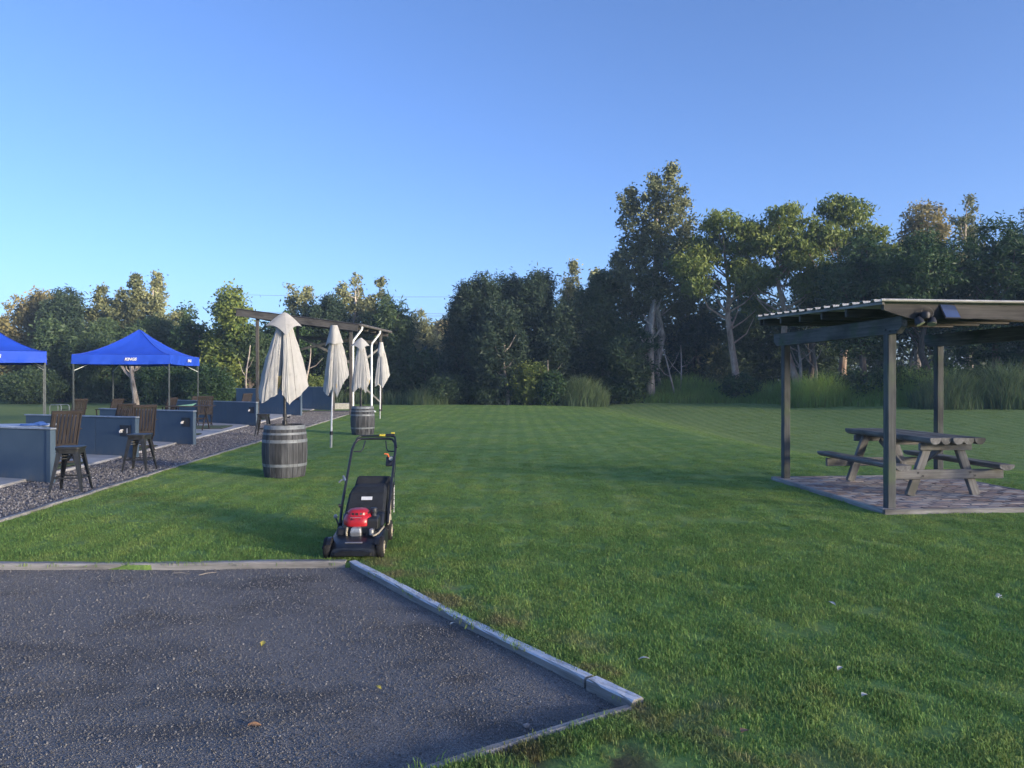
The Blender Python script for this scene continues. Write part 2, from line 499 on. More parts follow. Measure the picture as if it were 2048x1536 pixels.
M['mat'] = simple('artificial_turf', (0.060, 0.095, 0.045), 0.95, scale=40, bump=0.5, bscale=200)
M['matborder'] = simple('mat_rubber', (0.025, 0.025, 0.027), 0.9)
M['gunmetal'] = simple('gunmetal_steel', (0.040, 0.042, 0.043), 0.45, 0.4, scale=12)
M['canopyblue'] = simple('blue_polyester', (0.018, 0.075, 0.52), 0.65, var=0.08, scale=3, spec=0.3)
M['canopyseam'] = simple('blue_seam', (0.010, 0.045, 0.36), 0.7)
M['frame'] = simple('galvanised_frame', (0.32, 0.35, 0.35), 0.45, 0.6)
M['framedark'] = simple('green_grey_frame', (0.060, 0.075, 0.078), 0.6, 0.0)
M['tablegrey'] = simple('pale_tabletop', (0.48, 0.52, 0.56), 0.5, var=0.1)
M['clothblue'] = simple('blue_towel', (0.18, 0.32, 0.60), 0.95, scale=20, bump=0.4)
M['lime'] = simple('lime_sheet', (0.42, 0.72, 0.34), 0.7, var=0.06)

def canvas_mat():
    t = NT('weathered_canvas'); co = t.objco()
    n = t.noise(co, 1.6, 5, 0.6); g = t.noise(t.mapping(co, (6, 6, 1.2)), 1.0, 5, 0.65)
    c = t.ramp(n, [(0.3, rgb(0.385, 0.382, 0.37)), (0.7, rgb(0.53, 0.525, 0.51))])
    c = t.mix(t.math('MULTIPLY', t.smooth(g, 0.52, 0.78), 0.42), c, rgb(0.33, 0.295, 0.25))
    c = t.mix(t.math('MULTIPLY', t.smooth(t.noise(co, 7, 4), 0.62, 0.72), 0.35), c, rgb(0.28, 0.27, 0.25))
    t.bump(t.math('ADD', g, t.math('MULTIPLY', t.noise(co, 160, 2), 0.25)), 0.25, 0.01)
    t.out(c, 0.95, 0, 0.1)
    tr = t.new('ShaderNodeBsdfTranslucent'); t.put(tr.inputs[0], c)
    mx = t.new('ShaderNodeMixShader'); mx.inputs[0].default_value = 0.12
    t.l.new(t.b.outputs[0], mx.inputs[1]); t.l.new(tr.outputs[0], mx.inputs[2])
    t.l.new(mx.outputs[0], t.n['Material Output'].inputs[0])
    return t.m
M['canvas'] = canvas_mat()
M['lining'] = simple('yellowed_lining', (0.52, 0.36, 0.13), 0.95)
M['stitch'] = simple('dark_seam', (0.16, 0.15, 0.14), 0.95)
M['polewhite'] = simple('white_pole', (0.74, 0.75, 0.76), 0.35, var=0.06)
M['poleblack'] = simple('black_pole', (0.018, 0.02, 0.025), 0.4)
M['sleeve'] = simple('grey_sleeve', (0.30, 0.33, 0.33), 0.5, 0.3)
M['hoop'] = simple('galvanised_hoop', (0.20, 0.22, 0.24), 0.65, 0.3, var=0.35, scale=9)
M['pvc'] = simple('white_pvc', (0.76, 0.78, 0.80), 0.4, var=0.06)
def roof_mat():
    t = NT('zinc_sheet'); co = t.pos()
    n = t.noise(co, 3.0, 5, 0.6)
    c = t.ramp(n, [(0.3, rgb(0.36, 0.35, 0.32)), (0.7, rgb(0.55, 0.54, 0.50))])
    c = t.mix(t.math('MULTIPLY', t.smooth(t.noise(co, 9, 5), 0.55, 0.72), 0.6), c, rgb(0.19, 0.15, 0.11))
    return t.out(c, 0.5, 0.35)
M['zinc'] = roof_mat()
M['rust_iron'] = simple('dark_roof_iron', (0.10, 0.095, 0.095), 0.7, 0.2, var=0.4)
M['rubber'] = simple('black_rubber', (0.011, 0.011, 0.012), 0.85, scale=30, bump=0.3)
M['deck'] = simple('black_deck_plastic', (0.014, 0.016, 0.020), 0.36, var=0.35, scale=20)
M['red'] = simple('red_engine_cover', (0.46, 0.018, 0.028), 0.32, var=0.12)
M['silver'] = simple('cast_alloy', (0.45, 0.45, 0.44), 0.45, 0.7, scale=25)
M['cream'] = simple('cream_rim', (0.42, 0.37, 0.27), 0.6)
M['bag'] = simple('black_catcher_fabric', (0.014, 0.017, 0.021), 0.85, var=0.4, scale=14, bump=0.3)
M['engine'] = simple('black_engine_plastic', (0.020, 0.021, 0.024), 0.5)
M['yellow'] = simple('yellow_lever', (0.60, 0.50, 0.05), 0.5, var=0.08)
M['orange'] = simple('orange_lever', (0.62, 0.14, 0.03), 0.5, var=0.08)
M['chrome'] = simple('worn_steel', (0.42, 0.43, 0.44), 0.35, 0.8)
M['solar'] = simple('solar_cell', (0.05, 0.075, 0.16), 0.12, 0.0, var=0.1, spec=1.0)
M['lens'] = simple('lamp_lens', (0.25, 0.27, 0.18), 0.25, var=0.1)
M['wire'] = simple('cable', (0.10, 0.10, 0.11), 0.6)
M['dryleaf'] = simple('dry_leaf', (0.30, 0.17, 0.09), 0.8)
M['yellowleaf'] = simple('yellow_leaf', (0.50, 0.42, 0.08), 0.7)
M['paleleaf'] = simple('pale_leaf_litter', (0.52, 0.52, 0.46), 0.8)
M['twig'] = simple('dry_twig', (0.30, 0.26, 0.21), 0.9)
M['pebble'] = simple('loose_stone', (0.26, 0.25, 0.24), 0.9, scale=30)
M['block'] = simple('concrete_block', (0.42, 0.42, 0.40), 0.9, scale=20, bump=0.4)

# ------------------------------------------------------------------ ground
def sstep(a, b, v):
    t = np.clip((v - a) / (b - a), 0, 1)
    return t * t * (3 - 2 * t)

PAD = [(-1.333, 6.285), (0.62, 3.52), (-0.31, 2.97), (-3.2, 1.25), (-9.0, 1.2), (-9.0, 6.08)]

def in_poly(x, y, poly):
    x, y = np.asarray(x, float), np.asarray(y, float)
    r = np.zeros(x.shape, bool)
    n = len(poly)
    for i in range(n):
        x1, y1 = poly[i]; x2, y2 = poly[(i + 1) % n]
        c = ((y1 > y) != (y2 > y)) & (x < (x2 - x1) * (y - y1) / (y2 - y1 + 1e-12) + x1)
        r ^= c
    return r

EDGE_X, EDGE_Y = [4, 8, 14, 18, 24, 34, 60], [48.5, 47, 44, 38.5, 35, 33.5, 31]     # where the mown paddock meets the long grass
def terrain(x, y):
    x, y = np.asarray(x, float), np.asarray(y, float)
    c = x + 0.085 * y
    m = sstep(7.0, 10.5, c) * sstep(11.5, 18, y)
    z = -0.50 * m + 0.42 * sstep(24, 50, y) * m
    z = z + 0.10 * np.exp(-((x + 1.0) / 5.0) ** 2 - ((y - 43) / 6.0) ** 2)
    z = z + 0.03 * np.sin(x * 0.55 + 1.3) * np.sin(y * 0.35) * sstep(7, 16, y) * sstep(-7.0, -5.0, x)
    ye = np.interp(x, EDGE_X, EDGE_Y)
    z = z + (1.63 - .0284 * ye) * sstep(ye - 15, ye, y) * sstep(4, 9, x)
    return z

def tz(x, y): return float(terrain(x, y))

def axis(dense0, dense1, step, lo, hi, g=1.13):
    a = list(np.arange(dense0, dense1 + 1e-6, step))
    d, v = step, dense1
    up = []
    while v < hi:
        d *= g; v += d; up.append(min(v, hi))
    d, v = step, dense0
    dn = []
    while v > lo:
        d *= g; v -= d; dn.append(max(v, lo))
    return np.array(dn[::-1] + a + up)

gx = axis(-6.0, 1.4, 0.06, -900, 900, 1.10)
gy = axis(0.6, 6.7, 0.06, -900, 1500, 1.07)
GX, GY = np.meshgrid(gx, gy)
GZ = terrain(GX, GY)
GZ[in_poly(GX, GY, PAD)] = -0.30
nx, ny = len(gx), len(gy)
idx = np.arange(nx * ny).reshape(ny, nx)
F = np.stack([idx[:-1, :-1], idx[:-1, 1:], idx[1:, 1:], idx[1:, :-1]], -1).reshape(-1, 4)
lawn = link('lawn', np_mesh('lawn', np.stack([GX, GY, GZ], -1).reshape(-1, 3), F, True), M['lawn'])
tag(lawn, kind='structure')

# parking pad of crushed rock: a slightly uneven sheet below the timber edges
def sheet(name, poly, z, mat, step=0.15, amp=0.0, seed=1):
    xs = [p[0] for p in poly]; ys = [p[1] for p in poly]
    bm = bmesh.new()
    f = bm.faces.new([bm.verts.new((x, y, z)) for x, y in poly])
    bmesh.ops.triangulate(bm, faces=[f])
    n = int(max(max(xs) - min(xs), max(ys) - min(ys)) / step)
    if amp > 0:
        for k in range(1, n):
            for ax, lo, hi in ((0, min(xs), max(xs)), (1, min(ys), max(ys))):
                v = lo + (hi - lo) * k / n
                co = (v, 0, 0) if ax == 0 else (0, v, 0)
                no = (1, 0, 0) if ax == 0 else (0, 1, 0)
                bmesh.ops.bisect_plane(bm, geom=bm.verts[:] + bm.edges[:] + bm.faces[:], plane_co=co, plane_no=no)
        for v in bm.verts:
            v.co.z += amp * (math.sin(v.co.x * 2.1 + seed) * math.sin(v.co.y * 1.7) + 0.5 * math.sin(v.co.x * 5.3 + v.co.y * 4.1))
    me = bpy.data.meshes.new(name); bm.to_mesh(me); bm.free()
    return tag(link(name, me, mat), kind='structure')
sheet('gravel_pad', PAD, -0.036, M['pad'], 0.35, 0.006)

def edge_timber(name, p0, p1, w, h, ztop, mat, label, seed, rough=0.0018):
    """long sawn timber with worn, uneven arrises"""
    p0, p1 = Vector((p0[0], p0[1], 0)), Vector((p1[0], p1[1], 0))
    L = (p1 - p0).length
    rng = random.Random(seed)
    n = max(6, int(L / 0.12))
    rings = []
    for i in range(n + 1):
        x = -L / 2 + L * i / n
        j = lambda a=rough: rng.uniform(-a, a)
        c = 0.007 + abs(j(0.004))
        wob = 0.008 * math.sin(x * 1.7 + seed)
        zt = 0.006 * math.sin(x * 2.3 + seed * 2)
        rings.append([(x, -w / 2 + wob + j(), -h), (x, w / 2 + wob + j(), -h), (x, w / 2 + wob + j(), -c + zt), (x, w / 2 - c + wob + j(), j() + zt),
                      (x, -w / 2 + c + wob + j(), j() + zt), (x, -w / 2 + wob + j(), -c + zt)])
    Mx = along(p0, p1); Mx.translation.z = ztop
    o = MB().loft(rings).build(name, mat, None, Mx)
    return tag(o, label, 'edging')
edge_timber('timber_edging', (-9.0, 6.13), (-1.42, 6.325), 0.075, 0.13, 0.018, M['edging'], 'long low grey timber edge at the back of the crushed rock pad', 3)
edge_timber('timber_edging', (-1.375, 6.345), (0.395, 3.845), 0.072, 0.13, 0.012, M['paintedge'], 'long diagonal timber pad edge with worn white top running from the mower', 5)
edge_timber('timber_edging', (0.412, 3.820), (0.600, 3.555), 0.078, 0.13, 0.017, M['paintedge'], 'short white painted timber end piece at the near corner of the pad', 7)
edge_timber('timber_edging', (0.56, 3.505), (-3.2, 1.22), 0.048, 0.12, 0.008, M['edging'], 'narrow grey timber strip along the near side of the pad', 9)

# bays: gravel strip, its edging, concrete slab
def ex(D): return -5.0 - 0.077 * D
def sx(D): return -6.15 - 0.115 * D
Ds = [5.0, 9, 13, 17, 21, 25, 29, 33, 36, 39]
sheet('gravel_strip', [(ex(d), d) for d in Ds] + [(sx(d) - 0.15, d) for d in Ds[::-1]], 0.014, M['strip'])
slab = MB().prism([(sx(5), 5), (sx(42), 42), (sx(42) - 4.2, 43.5), (sx(5) - 4.2, 6.5)], -0.1, 0.055).build('concrete_slab', M['concrete'], bevel=0.012)
tag(slab, kind='structure')
rng = random.Random(4)
rings = []
for i in range(120):
    d = 5.0 + 33 * i / 119
    x = ex(d) + rng.uniform(-.012, .012)
    zt = 0.040 + rng.uniform(-.004, .004)
    rings.append([(x - .028, d, -.08), (x + .028, d, -.08), (x + .028 + rng.uniform(-.004, .004), d, zt), (x - .028, d, zt)])
tag(MB().loft(rings).build('garden_edging', M['edging']), 'thin pale timber edging between the gravel strip and the lawn', 'edging')

# ------------------------------------------------------------------ lettering
def text_me(body, size, mat, shear=0.0, bold=0.0):
    cu = bpy.data.curves.new('lettering', 'FONT')
    cu.body, cu.size, cu.shear, cu.offset = body, size, shear, bold
    cu.align_x, cu.align_y = 'CENTER', 'CENTER'
    cu.extrude = 0.0015
    o = bpy.data.objects.new('lettering', cu); COL.objects.link(o)
    dg = bpy.context.evaluated_depsgraph_get()
    me = bpy.data.meshes.new_from_object(o.evaluated_get(dg))
    bpy.data.objects.remove(o); bpy.data.curves.remove(cu)
    me.materials.clear(); me.materials.append(mat)
    return me
def facing(p, n, up=(0, 0, 1)):
    """frame for flat lettering at p whose front looks along n"""
    z = Vector(n).normalized(); y = Vector(up) - z * Vector(up).dot(z); y.normalize(); x = y.cross(z)
    Mx = Matrix((x, y, z)).transposed().to_4x4(); Mx.translation = Vector(p)
    return Mx

# ------------------------------------------------------------------ bay dividers
def divider(pr, pl, h, label, number=None, z0=0.02, plate=True):
    L = math.hypot(pl[0] - pr[0], pl[1] - pr[1])
    a = math.atan2(pl[1] - pr[1], pl[0] - pr[0])
    root = empty('bay_divider', (pr[0], pr[1], 0), a)
    tag(root, label, 'divider', 'blue grey dividers between the driving bays')
    ns_ = 3
    for q in range(ns_):
        xa = 0.088 + (L - 0.088) * q / ns_; xb = 0.088 + (L - 0.088) * (q + 1) / ns_
        bar('panel', (xa + .003, 0, z0 + h / 2), (xb - .003, 0, z0 + h / 2), 0.055, h, M['divider'], root, bev=0.004)
    bar('end_post', (0.04, 0, z0 - 0.04), (0.04, 0, z0 + h - 0.004), 0.09, 0.09, M['divider'], root, up=(1, 0, 0), bev=0.006)
    bar('capping', (-0.015, 0, z0 + h + 0.016), (L + 0.02, 0, z0 + h + 0.016), 0.10, 0.024, M['dividercap'], root, bev=0.004)
    if not plate: return root          # camera side is local +y
    bar('tee_plate', (0.14, 0.037, z0 + h * 0.68), (0.42, 0.037, z0 + h * 0.68), 0.018, 0.22, M['plate'], root, bev=0.003)
    k = MB().tube([(0.33, 0.046, z0 + h * 0.70), (0.33, 0.10, z0 + h * 0.70), (0.345, 0.115, z0 + h * 0.66), (0.33, 0.115, z0 + h * 0.63)], 0.012, 8)
    k.box((0.355, 0.075, z0 + h * 0.66), (0.05, 0.04, 0.05))
    k.build('hook', M['white'], root)
    if number:
        me = text_me(number, 0.13, M['white'], bold=0.004)
        link('bay_number', me, None, root, facing((0.215, 0.049, z0 + h * 0.67), (0, 1, 0)))
    return root
divider((-6.95, 11.2), (-9.9, 12.25), 0.80, 'nearest blue grey bay divider, cut by the left frame edge, beside the near stool', plate=False)
divider((-7.50, 14.8), (-10.46, 15.95), 0.80, 'blue grey bay divider with a white 1, behind the second stool', '1')
divider((-7.68, 17.9), (-10.9, 19.6), 0.80, 'blue grey bay divider with a white hook, just left of the crossed leg table', None)
divider((-8.75, 25.4), (-13.0, 28.6), 0.80, 'blue grey bay divider behind the left front umbrella with a slatted chair before it')
divider((-9.45, 33.2), (-13.4, 36.0), 1.18, 'tall dark blue divider under the shed roof, right of the front umbrella')
divider((-9.55, 39.6), (-13.4, 42.2), 1.22, 'farthest dark blue divider under the shed, left of the first downpipe')

# hitting mats on the slab
def turf_mat(cx, cy, w, d, a, label):
    root = empty('hitting_mat', (cx, cy, 0.056), a)
    tag(root, label, 'mat', 'green hitting mats on the slab')
    MB().prism([(-w / 2, -d / 2), (w / 2, -d / 2), (w / 2, d / 2), (-w / 2, d / 2)], 0, 0.018).build('rubber_base', M['matborder'], root, bevel=0.006)
    MB().prism([(-w / 2 + .03, -d / 2 + .03), (w / 2 - .03, -d / 2 + .03), (w / 2 - .03, d / 2 - .03), (-w / 2 + .03, d / 2 - .03)], 0.014, 0.030).build('turf', M['mat'], root, bevel=0.004)
for i, (cx, cy, lb) in enumerate([(-8.55, 12.7, 'green mat on the slab behind the nearest stool'), (-8.95, 16.3, 'green mat between the two near dividers behind the second stool'),
                                  (-9.55, 20.2, 'green mat right of the third divider under the crossed leg table'), (-10.1, 24.0, 'green mat under the slatted chair by the fourth divider'),
                                  (-10.6, 29.4, 'green mat behind the third stool and front barrel'), (-11.1, 37.2, 'farthest green mat under the shed')]):
    turf_mat(cx, cy, 1.7, 1.5, math.radians(8), lb)

# ------------------------------------------------------------------ stools
def make_stool():
    r = empty('metal_stool')
    H, s, b = 0.63, 0.155, 0.215
    # pressed seat with rolled edge
    def rr(w, z, c=0.045, n=4):
        pts = []
        for (qx, qy, a0) in ((1, 1, 0), (-1, 1, 90), (-1, -1, 180), (1, -1, 270)):
            for k in range(n + 1):
                a = math.radians(a0 + 90 * k / n)
                pts.append((qx * (w - c) + c * math.cos(a), qy * (w - c) + c * math.sin(a), z))
        return pts
    MB().loft([rr(0.150, H - .042), rr(0.158, H - .035), rr(0.160, H - .008), rr(0.150, H), rr(0.125, H - .004), rr(0.110, H - .007)]).build('seat', M['gunmetal'], r, smooth=True)
    MB().loft([rr(0.142, H - .095), rr(0.150, H - .040)], cap=False).build('apron', M['gunmetal'], r)
    for sx_ in (-1, 1):
        for sy_ in (-1, 1):
            t, f = Vector((sx_ * .132, sy_ * .132, H - .03)), Vector((sx_ * b, sy_ * b, 0))
            m = MB()
            rings = []
            for u in (0, .33, .66, 1):
                p = t.lerp(f, u); w = 0.075 * (1 - u) + 0.026 * u
                rings.append([(p.x, p.y, p.z), (p.x - sx_ * w, p.y, p.z), (p.x - sx_ * w, p.y - sy_ * .006, p.z), (p.x - sx_ * .008, p.y - sy_ * .008, p.z), (p.x - sx_ * .006, p.y - sy_ * w, p.z), (p.x, p.y - sy_ * w, p.z)])
            m.loft(rings).build('leg', M['gunmetal'], r)
    z = 0.20; q = .132 + (b - .132) * (1 - z / (H - .03)) - 0.012
    for (a, c) in (((-q, -q, z), (q, -q, z)), ((q, -q, z), (q, q, z)), ((q, q, z), (-q, q, z)), ((-q, q, z), (-q, -q, z))):
        bar('foot_rail', a, c, 0.012, 0.022, M['gunmetal'], r, bev=0.003)
    for zz in (H - .13, H - .17):
        q2 = .132 + (b - .132) * (1 - zz / (H - .03)) - 0.014
        bar('brace', (-q2, -q2, zz), (q2, q2, zz), 0.010, 0.014, M['gunmetal'], r, bev=0.002)
        bar('brace', (-q2, q2, zz + .018), (q2, -q2, zz + .018), 0.010, 0.014, M['gunmetal'], r, bev=0.002)
    return r
st0 = make_stool()
for i, (x, y, a, lb) in enumerate([(-6.17, 10.35, 12, 'nearest gunmetal stool standing on the gravel by the left edge'),
                                   (-6.42, 12.75, 3, 'gunmetal stool on the gravel, second from the left frame edge'),
                                   (-7.02, 20.9, 8, 'dark stool on the gravel half hidden behind the front barrel')]):
    o = st0 if i == 0 else copy_tree(st0)
    o.location = (x, y, 0.018); o.rotation_euler.z = math.radians(a)
    tag(o, lb, 'stool', 'metal stools along the gravel strip')

# ------------------------------------------------------------------ slatted folding chairs
def make_chair():
    r = empty('slatted_chair')          # faces local -x; back leans to +x
    W = 0.225
    tb = M['teak']
    for sy in (-1, 1):
        y = sy * W
        bar('back_stile', (0.17, y, 0.30), (0.40, y, 0.98), 0.028, 0.045, tb, r, up=(1, 0, 0))
        bar('leg', (0.16, y, 0.34), (-0.26, y, 0.0), 0.026, 0.042, tb, r)
        bar('leg', (-0.24, y * 0.94, 0.40), (0.30, y * 0.94, 0.0), 0.026, 0.042, tb, r)
        bar('arm', (-0.27, y * 1.10, 0.645), (0.31, y * 1.10, 0.665), 0.055, 0.022, tb, r)
        bar('arm_post', (-0.22, y * 1.04, 0.40), (-0.24, y * 1.06, 0.635), 0.026, 0.04, tb, r, up=(1, 0, 0))
        bar('seat_rail', (-0.27, y * 0.97, 0.415), (0.20, y * 0.97, 0.385), 0.026, 0.035, tb, r)
    for k in range(7):
        y = -W + 0.045 + k * (2 * W - 0.09) / 6
        bar('back_slat', (0.215, y, 0.42), (0.388, y, 0.935), 0.048, 0.013, tb, r, up=(1, 0, 0), bev=0.003)
    bar('top_rail', (0.402, -W - 0.02, 0.965), (0.402, W + 0.02, 0.965), 0.030, 0.060, tb, r, up=(0.3, 0, 1))
    bar('lower_rail', (0.198, -W, 0.395), (0.198, W, 0.395), 0.026, 0.05, tb, r, up=(0.3, 0, 1))
    for k in range(7):
        x = -0.255 + k * 0.066
        bar('seat_slat', (x, -W - .01, 0.44 - 0.005 * k), (x, W + .01, 0.44 - 0.005 * k), 0.054, 0.016, tb, r, bev=0.003)
    bar('stretcher', (0.22, -W, 0.09), (0.22, W, 0.09), 0.026, 0.035, tb, r)
    return r
ch0 = make_chair()
for i, (x, y, a, zb, lb) in enumerate([
        (-7.98, 13.0, -38, 0.055, 'brown slatted chair right behind the nearest divider and stool'),
        (-8.18, 16.3, -52, 0.055, 'brown slatted chair behind the second stool'),
        (-10.35, 24.9, -62, 0.075, 'brown slatted chair seen from behind beside the crossed leg table'),
        (-9.15, 17.0, -20, 0.055, 'slatted chair showing only its top rail above the second divider'),
        (-14.35, 24.2, -28, 0.0, 'slatted armchair on the grass under the left edge of the blue canopy'),
        (-13.15, 24.1, -15, 0.0, 'slatted armchair in profile, second from the left under the blue canopy'),
        (-12.25, 26.0, -15, 0.0, 'slatted armchair behind the crossed leg table, left one of a pair'),
        (-12.40, 28.3, -15, 0.0, 'slatted armchair behind the crossed leg table, right one of a pair'),
        (-11.55, 31.6, -30, 0.055, 'distant slatted chair whose top shows over the fourth divider')]):
    o = ch0 if i == 0 else copy_tree(ch0)
    o.location = (x, y, zb); o.rotation_euler.z = math.radians(a)
    tag(o, lb, 'chair', 'slatted wooden chairs in the bays')

# ------------------------------------------------------------------ bay tables
t1 = empty('bay_table', (-9.3, 13.55, 0.055), math.radians(14))
tag(t1, 'pale topped table behind the nearest divider at the left edge', 'table')
MB().prism([(-0.75, -0.45), (0.75, -0.45), (0.75, 0.45), (-0.75, 0.45)], 0.665, 0.70).build('table_top', M['tablegrey'], t1, bevel=0.006)
MB().box((0, 0, 0.63), (1.3, 0.78, 0.06)).build('apron', M['divider'], t1)
for sx_ in (-1, 1):
    for sy_ in (-1, 1):
        bar('leg', (sx_ * .6, sy_ * .34, 0), (sx_ * .6, sy_ * .34, .62), .05, .05, M['framedark'], t1, up=(1, 0, 0))
m = MB()
rng = random.Random(8)
n = 12
v, f = [], []
for j in range(n):
    for i in range(n):
        u, w = i / (n - 1) - .5, j / (n - 1) - .5
        h = 0.02 + 0.045 * max(0, math.sin(u * 7 + w * 3)) * math.exp(-8 * (u * u + w * w)) + 0.035 * max(0, math.sin(w * 9 - 1)) * math.exp(-6 * (u * u + w * w)) + rng.uniform(0, .006)
        v.append((u * .42 + .04 * math.sin(w * 8), w * .28 + .03 * math.sin(u * 9), h if 0 < i < n - 1 and 0 < j < n - 1 else 0.004))
f = [(j * n + i, j * n + i + 1, (j + 1) * n + i + 1, (j + 1) * n + i) for j in range(n - 1) for i in range(n - 1)]
tw = MB().add(v, f).build('towel', M['clothblue'], None, Matrix.Translation((at(68, 13.4), 13.4, 0.757)), smooth=True)
tag(tw, 'crumpled blue towel on the pale table', 'towel')

t2 = empty('crossed_leg_table', (-9.95, 22.9, 0.055), math.radians(10))
tag(t2, 'slatted wooden table with crossed legs beyond the third divider', 'table')
for k in range(8):
    y = -0.36 + k * 0.103
    bar('top_slat', (-0.66, y, 0.735), (0.66, y, 0.735), 0.092, 0.022, M['teak'], t2, bev=0.003)
for x in (-0.45, 0.45):
    bar('batten', (x, -0.36, 0.706), (x, 0.36, 0.706), 0.05, 0.03, M['teak'], t2)
    bar('leg', (x - .03, -0.36, 0), (x - .03, 0.30, 0.69), 0.035, 0.055, M['teak'], t2)
    bar('leg', (x + .03, 0.36, 0), (x + .03, -0.30, 0.69), 0.035, 0.055, M['teak'], t2)
bar('stretcher', (-0.45, 0, 0.345), (0.45, 0, 0.345), 0.035, 0.05, M['teak'], t2)
lm = MB()
lm.add([(-.25, -.14, .003), (.26, -.12, .003), (.27, .14, .075), (-.05, .16, .03), (-.25, .12, .006), (.1, 0, .025)],
       [(0, 1, 5), (1, 2, 5), (2, 3, 5), (3, 4, 5), (4, 0, 5)])
tag(lm.build('paper_sheet', M['lime'], None, Matrix.Translation((at(372, 22.8), 22.8, 0.805))), 'lime green folded sheet on the crossed leg table', 'paper')

# light tubular stand by the canopy leg
ts = empty('tubular_stand', (at(119, 23.0), 23.0, 0.0), math.radians(-10))
tag(ts, 'thin pale tubular frame stand beside the left canopy leg', 'stand')
for y in (-.16, .16):
    MB().tube([(-.2, y, 0), (-.2, y, .78), (-.17, y, .83), (.17, y, .83), (.2, y, .78), (.2, y, 0)], 0.012, 8).build('hoop_frame', M['frame'], ts, smooth=True)
for x, z in ((-.2, .4), (.2, .4), (0, .83)):
    MB().tube([(x, -.16, z), (x, .16, z)], 0.01, 8).build('crossbar', M['frame'], ts)

# ------------------------------------------------------------------ blue canopies
def canopy(cx, cy, rot, label, zb=2.10, apex=3.35):
    root = empty('pop_up_canopy', (cx, cy, 0), rot)
    tag(root, label, 'canopy', 'blue pop up canopies over the bays')
    h = 1.5
    zt = zb + 0.29
    # roof: four panels that sag between the peak and the eaves
    n = 14
    for q in range(4):
        v, f = [], []
        for j in range(n + 1):
            t = j / n
            r = h * t
            for i in range(n + 1):
                u = -1 + 2 * i / n
                zz = zt + (apex - zt) * ((1 - t) ** 1.55) - 0.055 * (1 - u * u) * t * (1 - t) * 3 + .010 * math.sin(u * 9 + t * 7 + q) * t * (1 - t) * 2
                p = Vector((r * u, -r, zz))
                v.append(Matrix.Rotation(q * math.pi / 2, 3, 'Z') @ p)
        f = [(j * (n + 1) + i, j * (n + 1) + i + 1, (j + 1) * (n + 1) + i + 1, (j + 1) * (n + 1) + i) for j in range(n) for i in range(n)]
        rp = MB().add(v, f).build('roof_panel', M['canopyblue'], root, smooth=True)
        hip = [Matrix.Rotation(q * math.pi / 2, 3, 'Z') @ Vector((h * t, -h * t, zt + (apex - zt) * ((1 - t) ** 1.55) + .006)) for t in np.linspace(.02, 1, 14)]
        MB().tube(hip, .009, 6).build('hip_seam', M['canopyseam'], root, smooth=True)
        # hanging valance with a little wrinkle
        rg = random.Random(q + int(cx * 10))
        v, N = [], 40
        ph = rg.uniform(0, 6)
        for k, z in enumerate((zt + .004, zt - .08, zt - .16, zt - .235, zb)):
            for i in range(N + 1):
                u = -1 + 2 * i / N
                w = 0.006 * k * math.sin(u * 9 + ph) + 0.004 * k * math.sin(u * 23 + 2 * ph + k)
                sag = -0.02 * (1 - u * u) * (k / 4)
                v.append(Matrix.Rotation(q * math.pi / 2, 3, 'Z') @ Vector((u * (h + .006), -(h + .006) - w, z + sag)))
        f = [(k * (N + 1) + i, k * (N + 1) + i + 1, (k + 1) * (N + 1) + i + 1, (k + 1) * (N + 1) + i) for k in range(4) for i in range(N)]
        va = MB().add(v, f).build('valance', M['canopyblue'], root, smooth=True)
        R3 = Matrix.Rotation(q * math.pi / 2, 4, 'Z')
        me = text_me('KINGS', 0.125, M['white'], shear=0.28, bold=0.005)
        link('lettering', me, None, va, R3 @ facing((0.30, -h - .045, zb + .145), (0, -1, 0)))
        bar('valance_rail', R3 @ Vector((-h, -h + .02, zt - .03)), R3 @ Vector((h, -h + .02, zt - .03)), .025, .035, M['frame'], root)
    for sx_ in (-1, 1):
        for sy_ in (-1, 1):
            x, y = sx_ * (h - .03), sy_ * (h - .03)
            lg = bar('leg', (x, y, 0), (x, y, zt - .02), .042, .042, M['framedark'], root, up=(1, 0, 0), bev=.004)
            MB().box((x, y, .008), (.12, .12, .016)).build('foot_plate', M['frame'], root)
            MB().tube([(x, y, 1.9), (x * .12, y * .12, 2.75)], .014, 6).build('roof_strut', M['frame'], root)
    MB().tube([(0, 0, 2.6), (0, 0, apex - .03)], .02, 8).build('centre_pole', M['frame'], root)
canopy(-12.73, 25.3, math.radians(6), 'blue peaked pop up canopy standing whole left of the shed', 2.12, 3.33)
canopy(-14.6, 20.35, math.radians(33), 'blue canopy cut off by the left frame edge', 2.06, 3.25)

# ------------------------------------------------------------------ shelter on the right
PV = Matrix.Translation((4.47, 8.76, 0)) @ Matrix.Rotation(math.radians(5), 4, 'Z')
PW, PD, PZ = 2.5, 2.7, 0.055
def pv_empty(name, x=0, y=0, z=0):
    o = empty(name); o.matrix_basis = PV @ Matrix.Translation((x, y, z)); return o

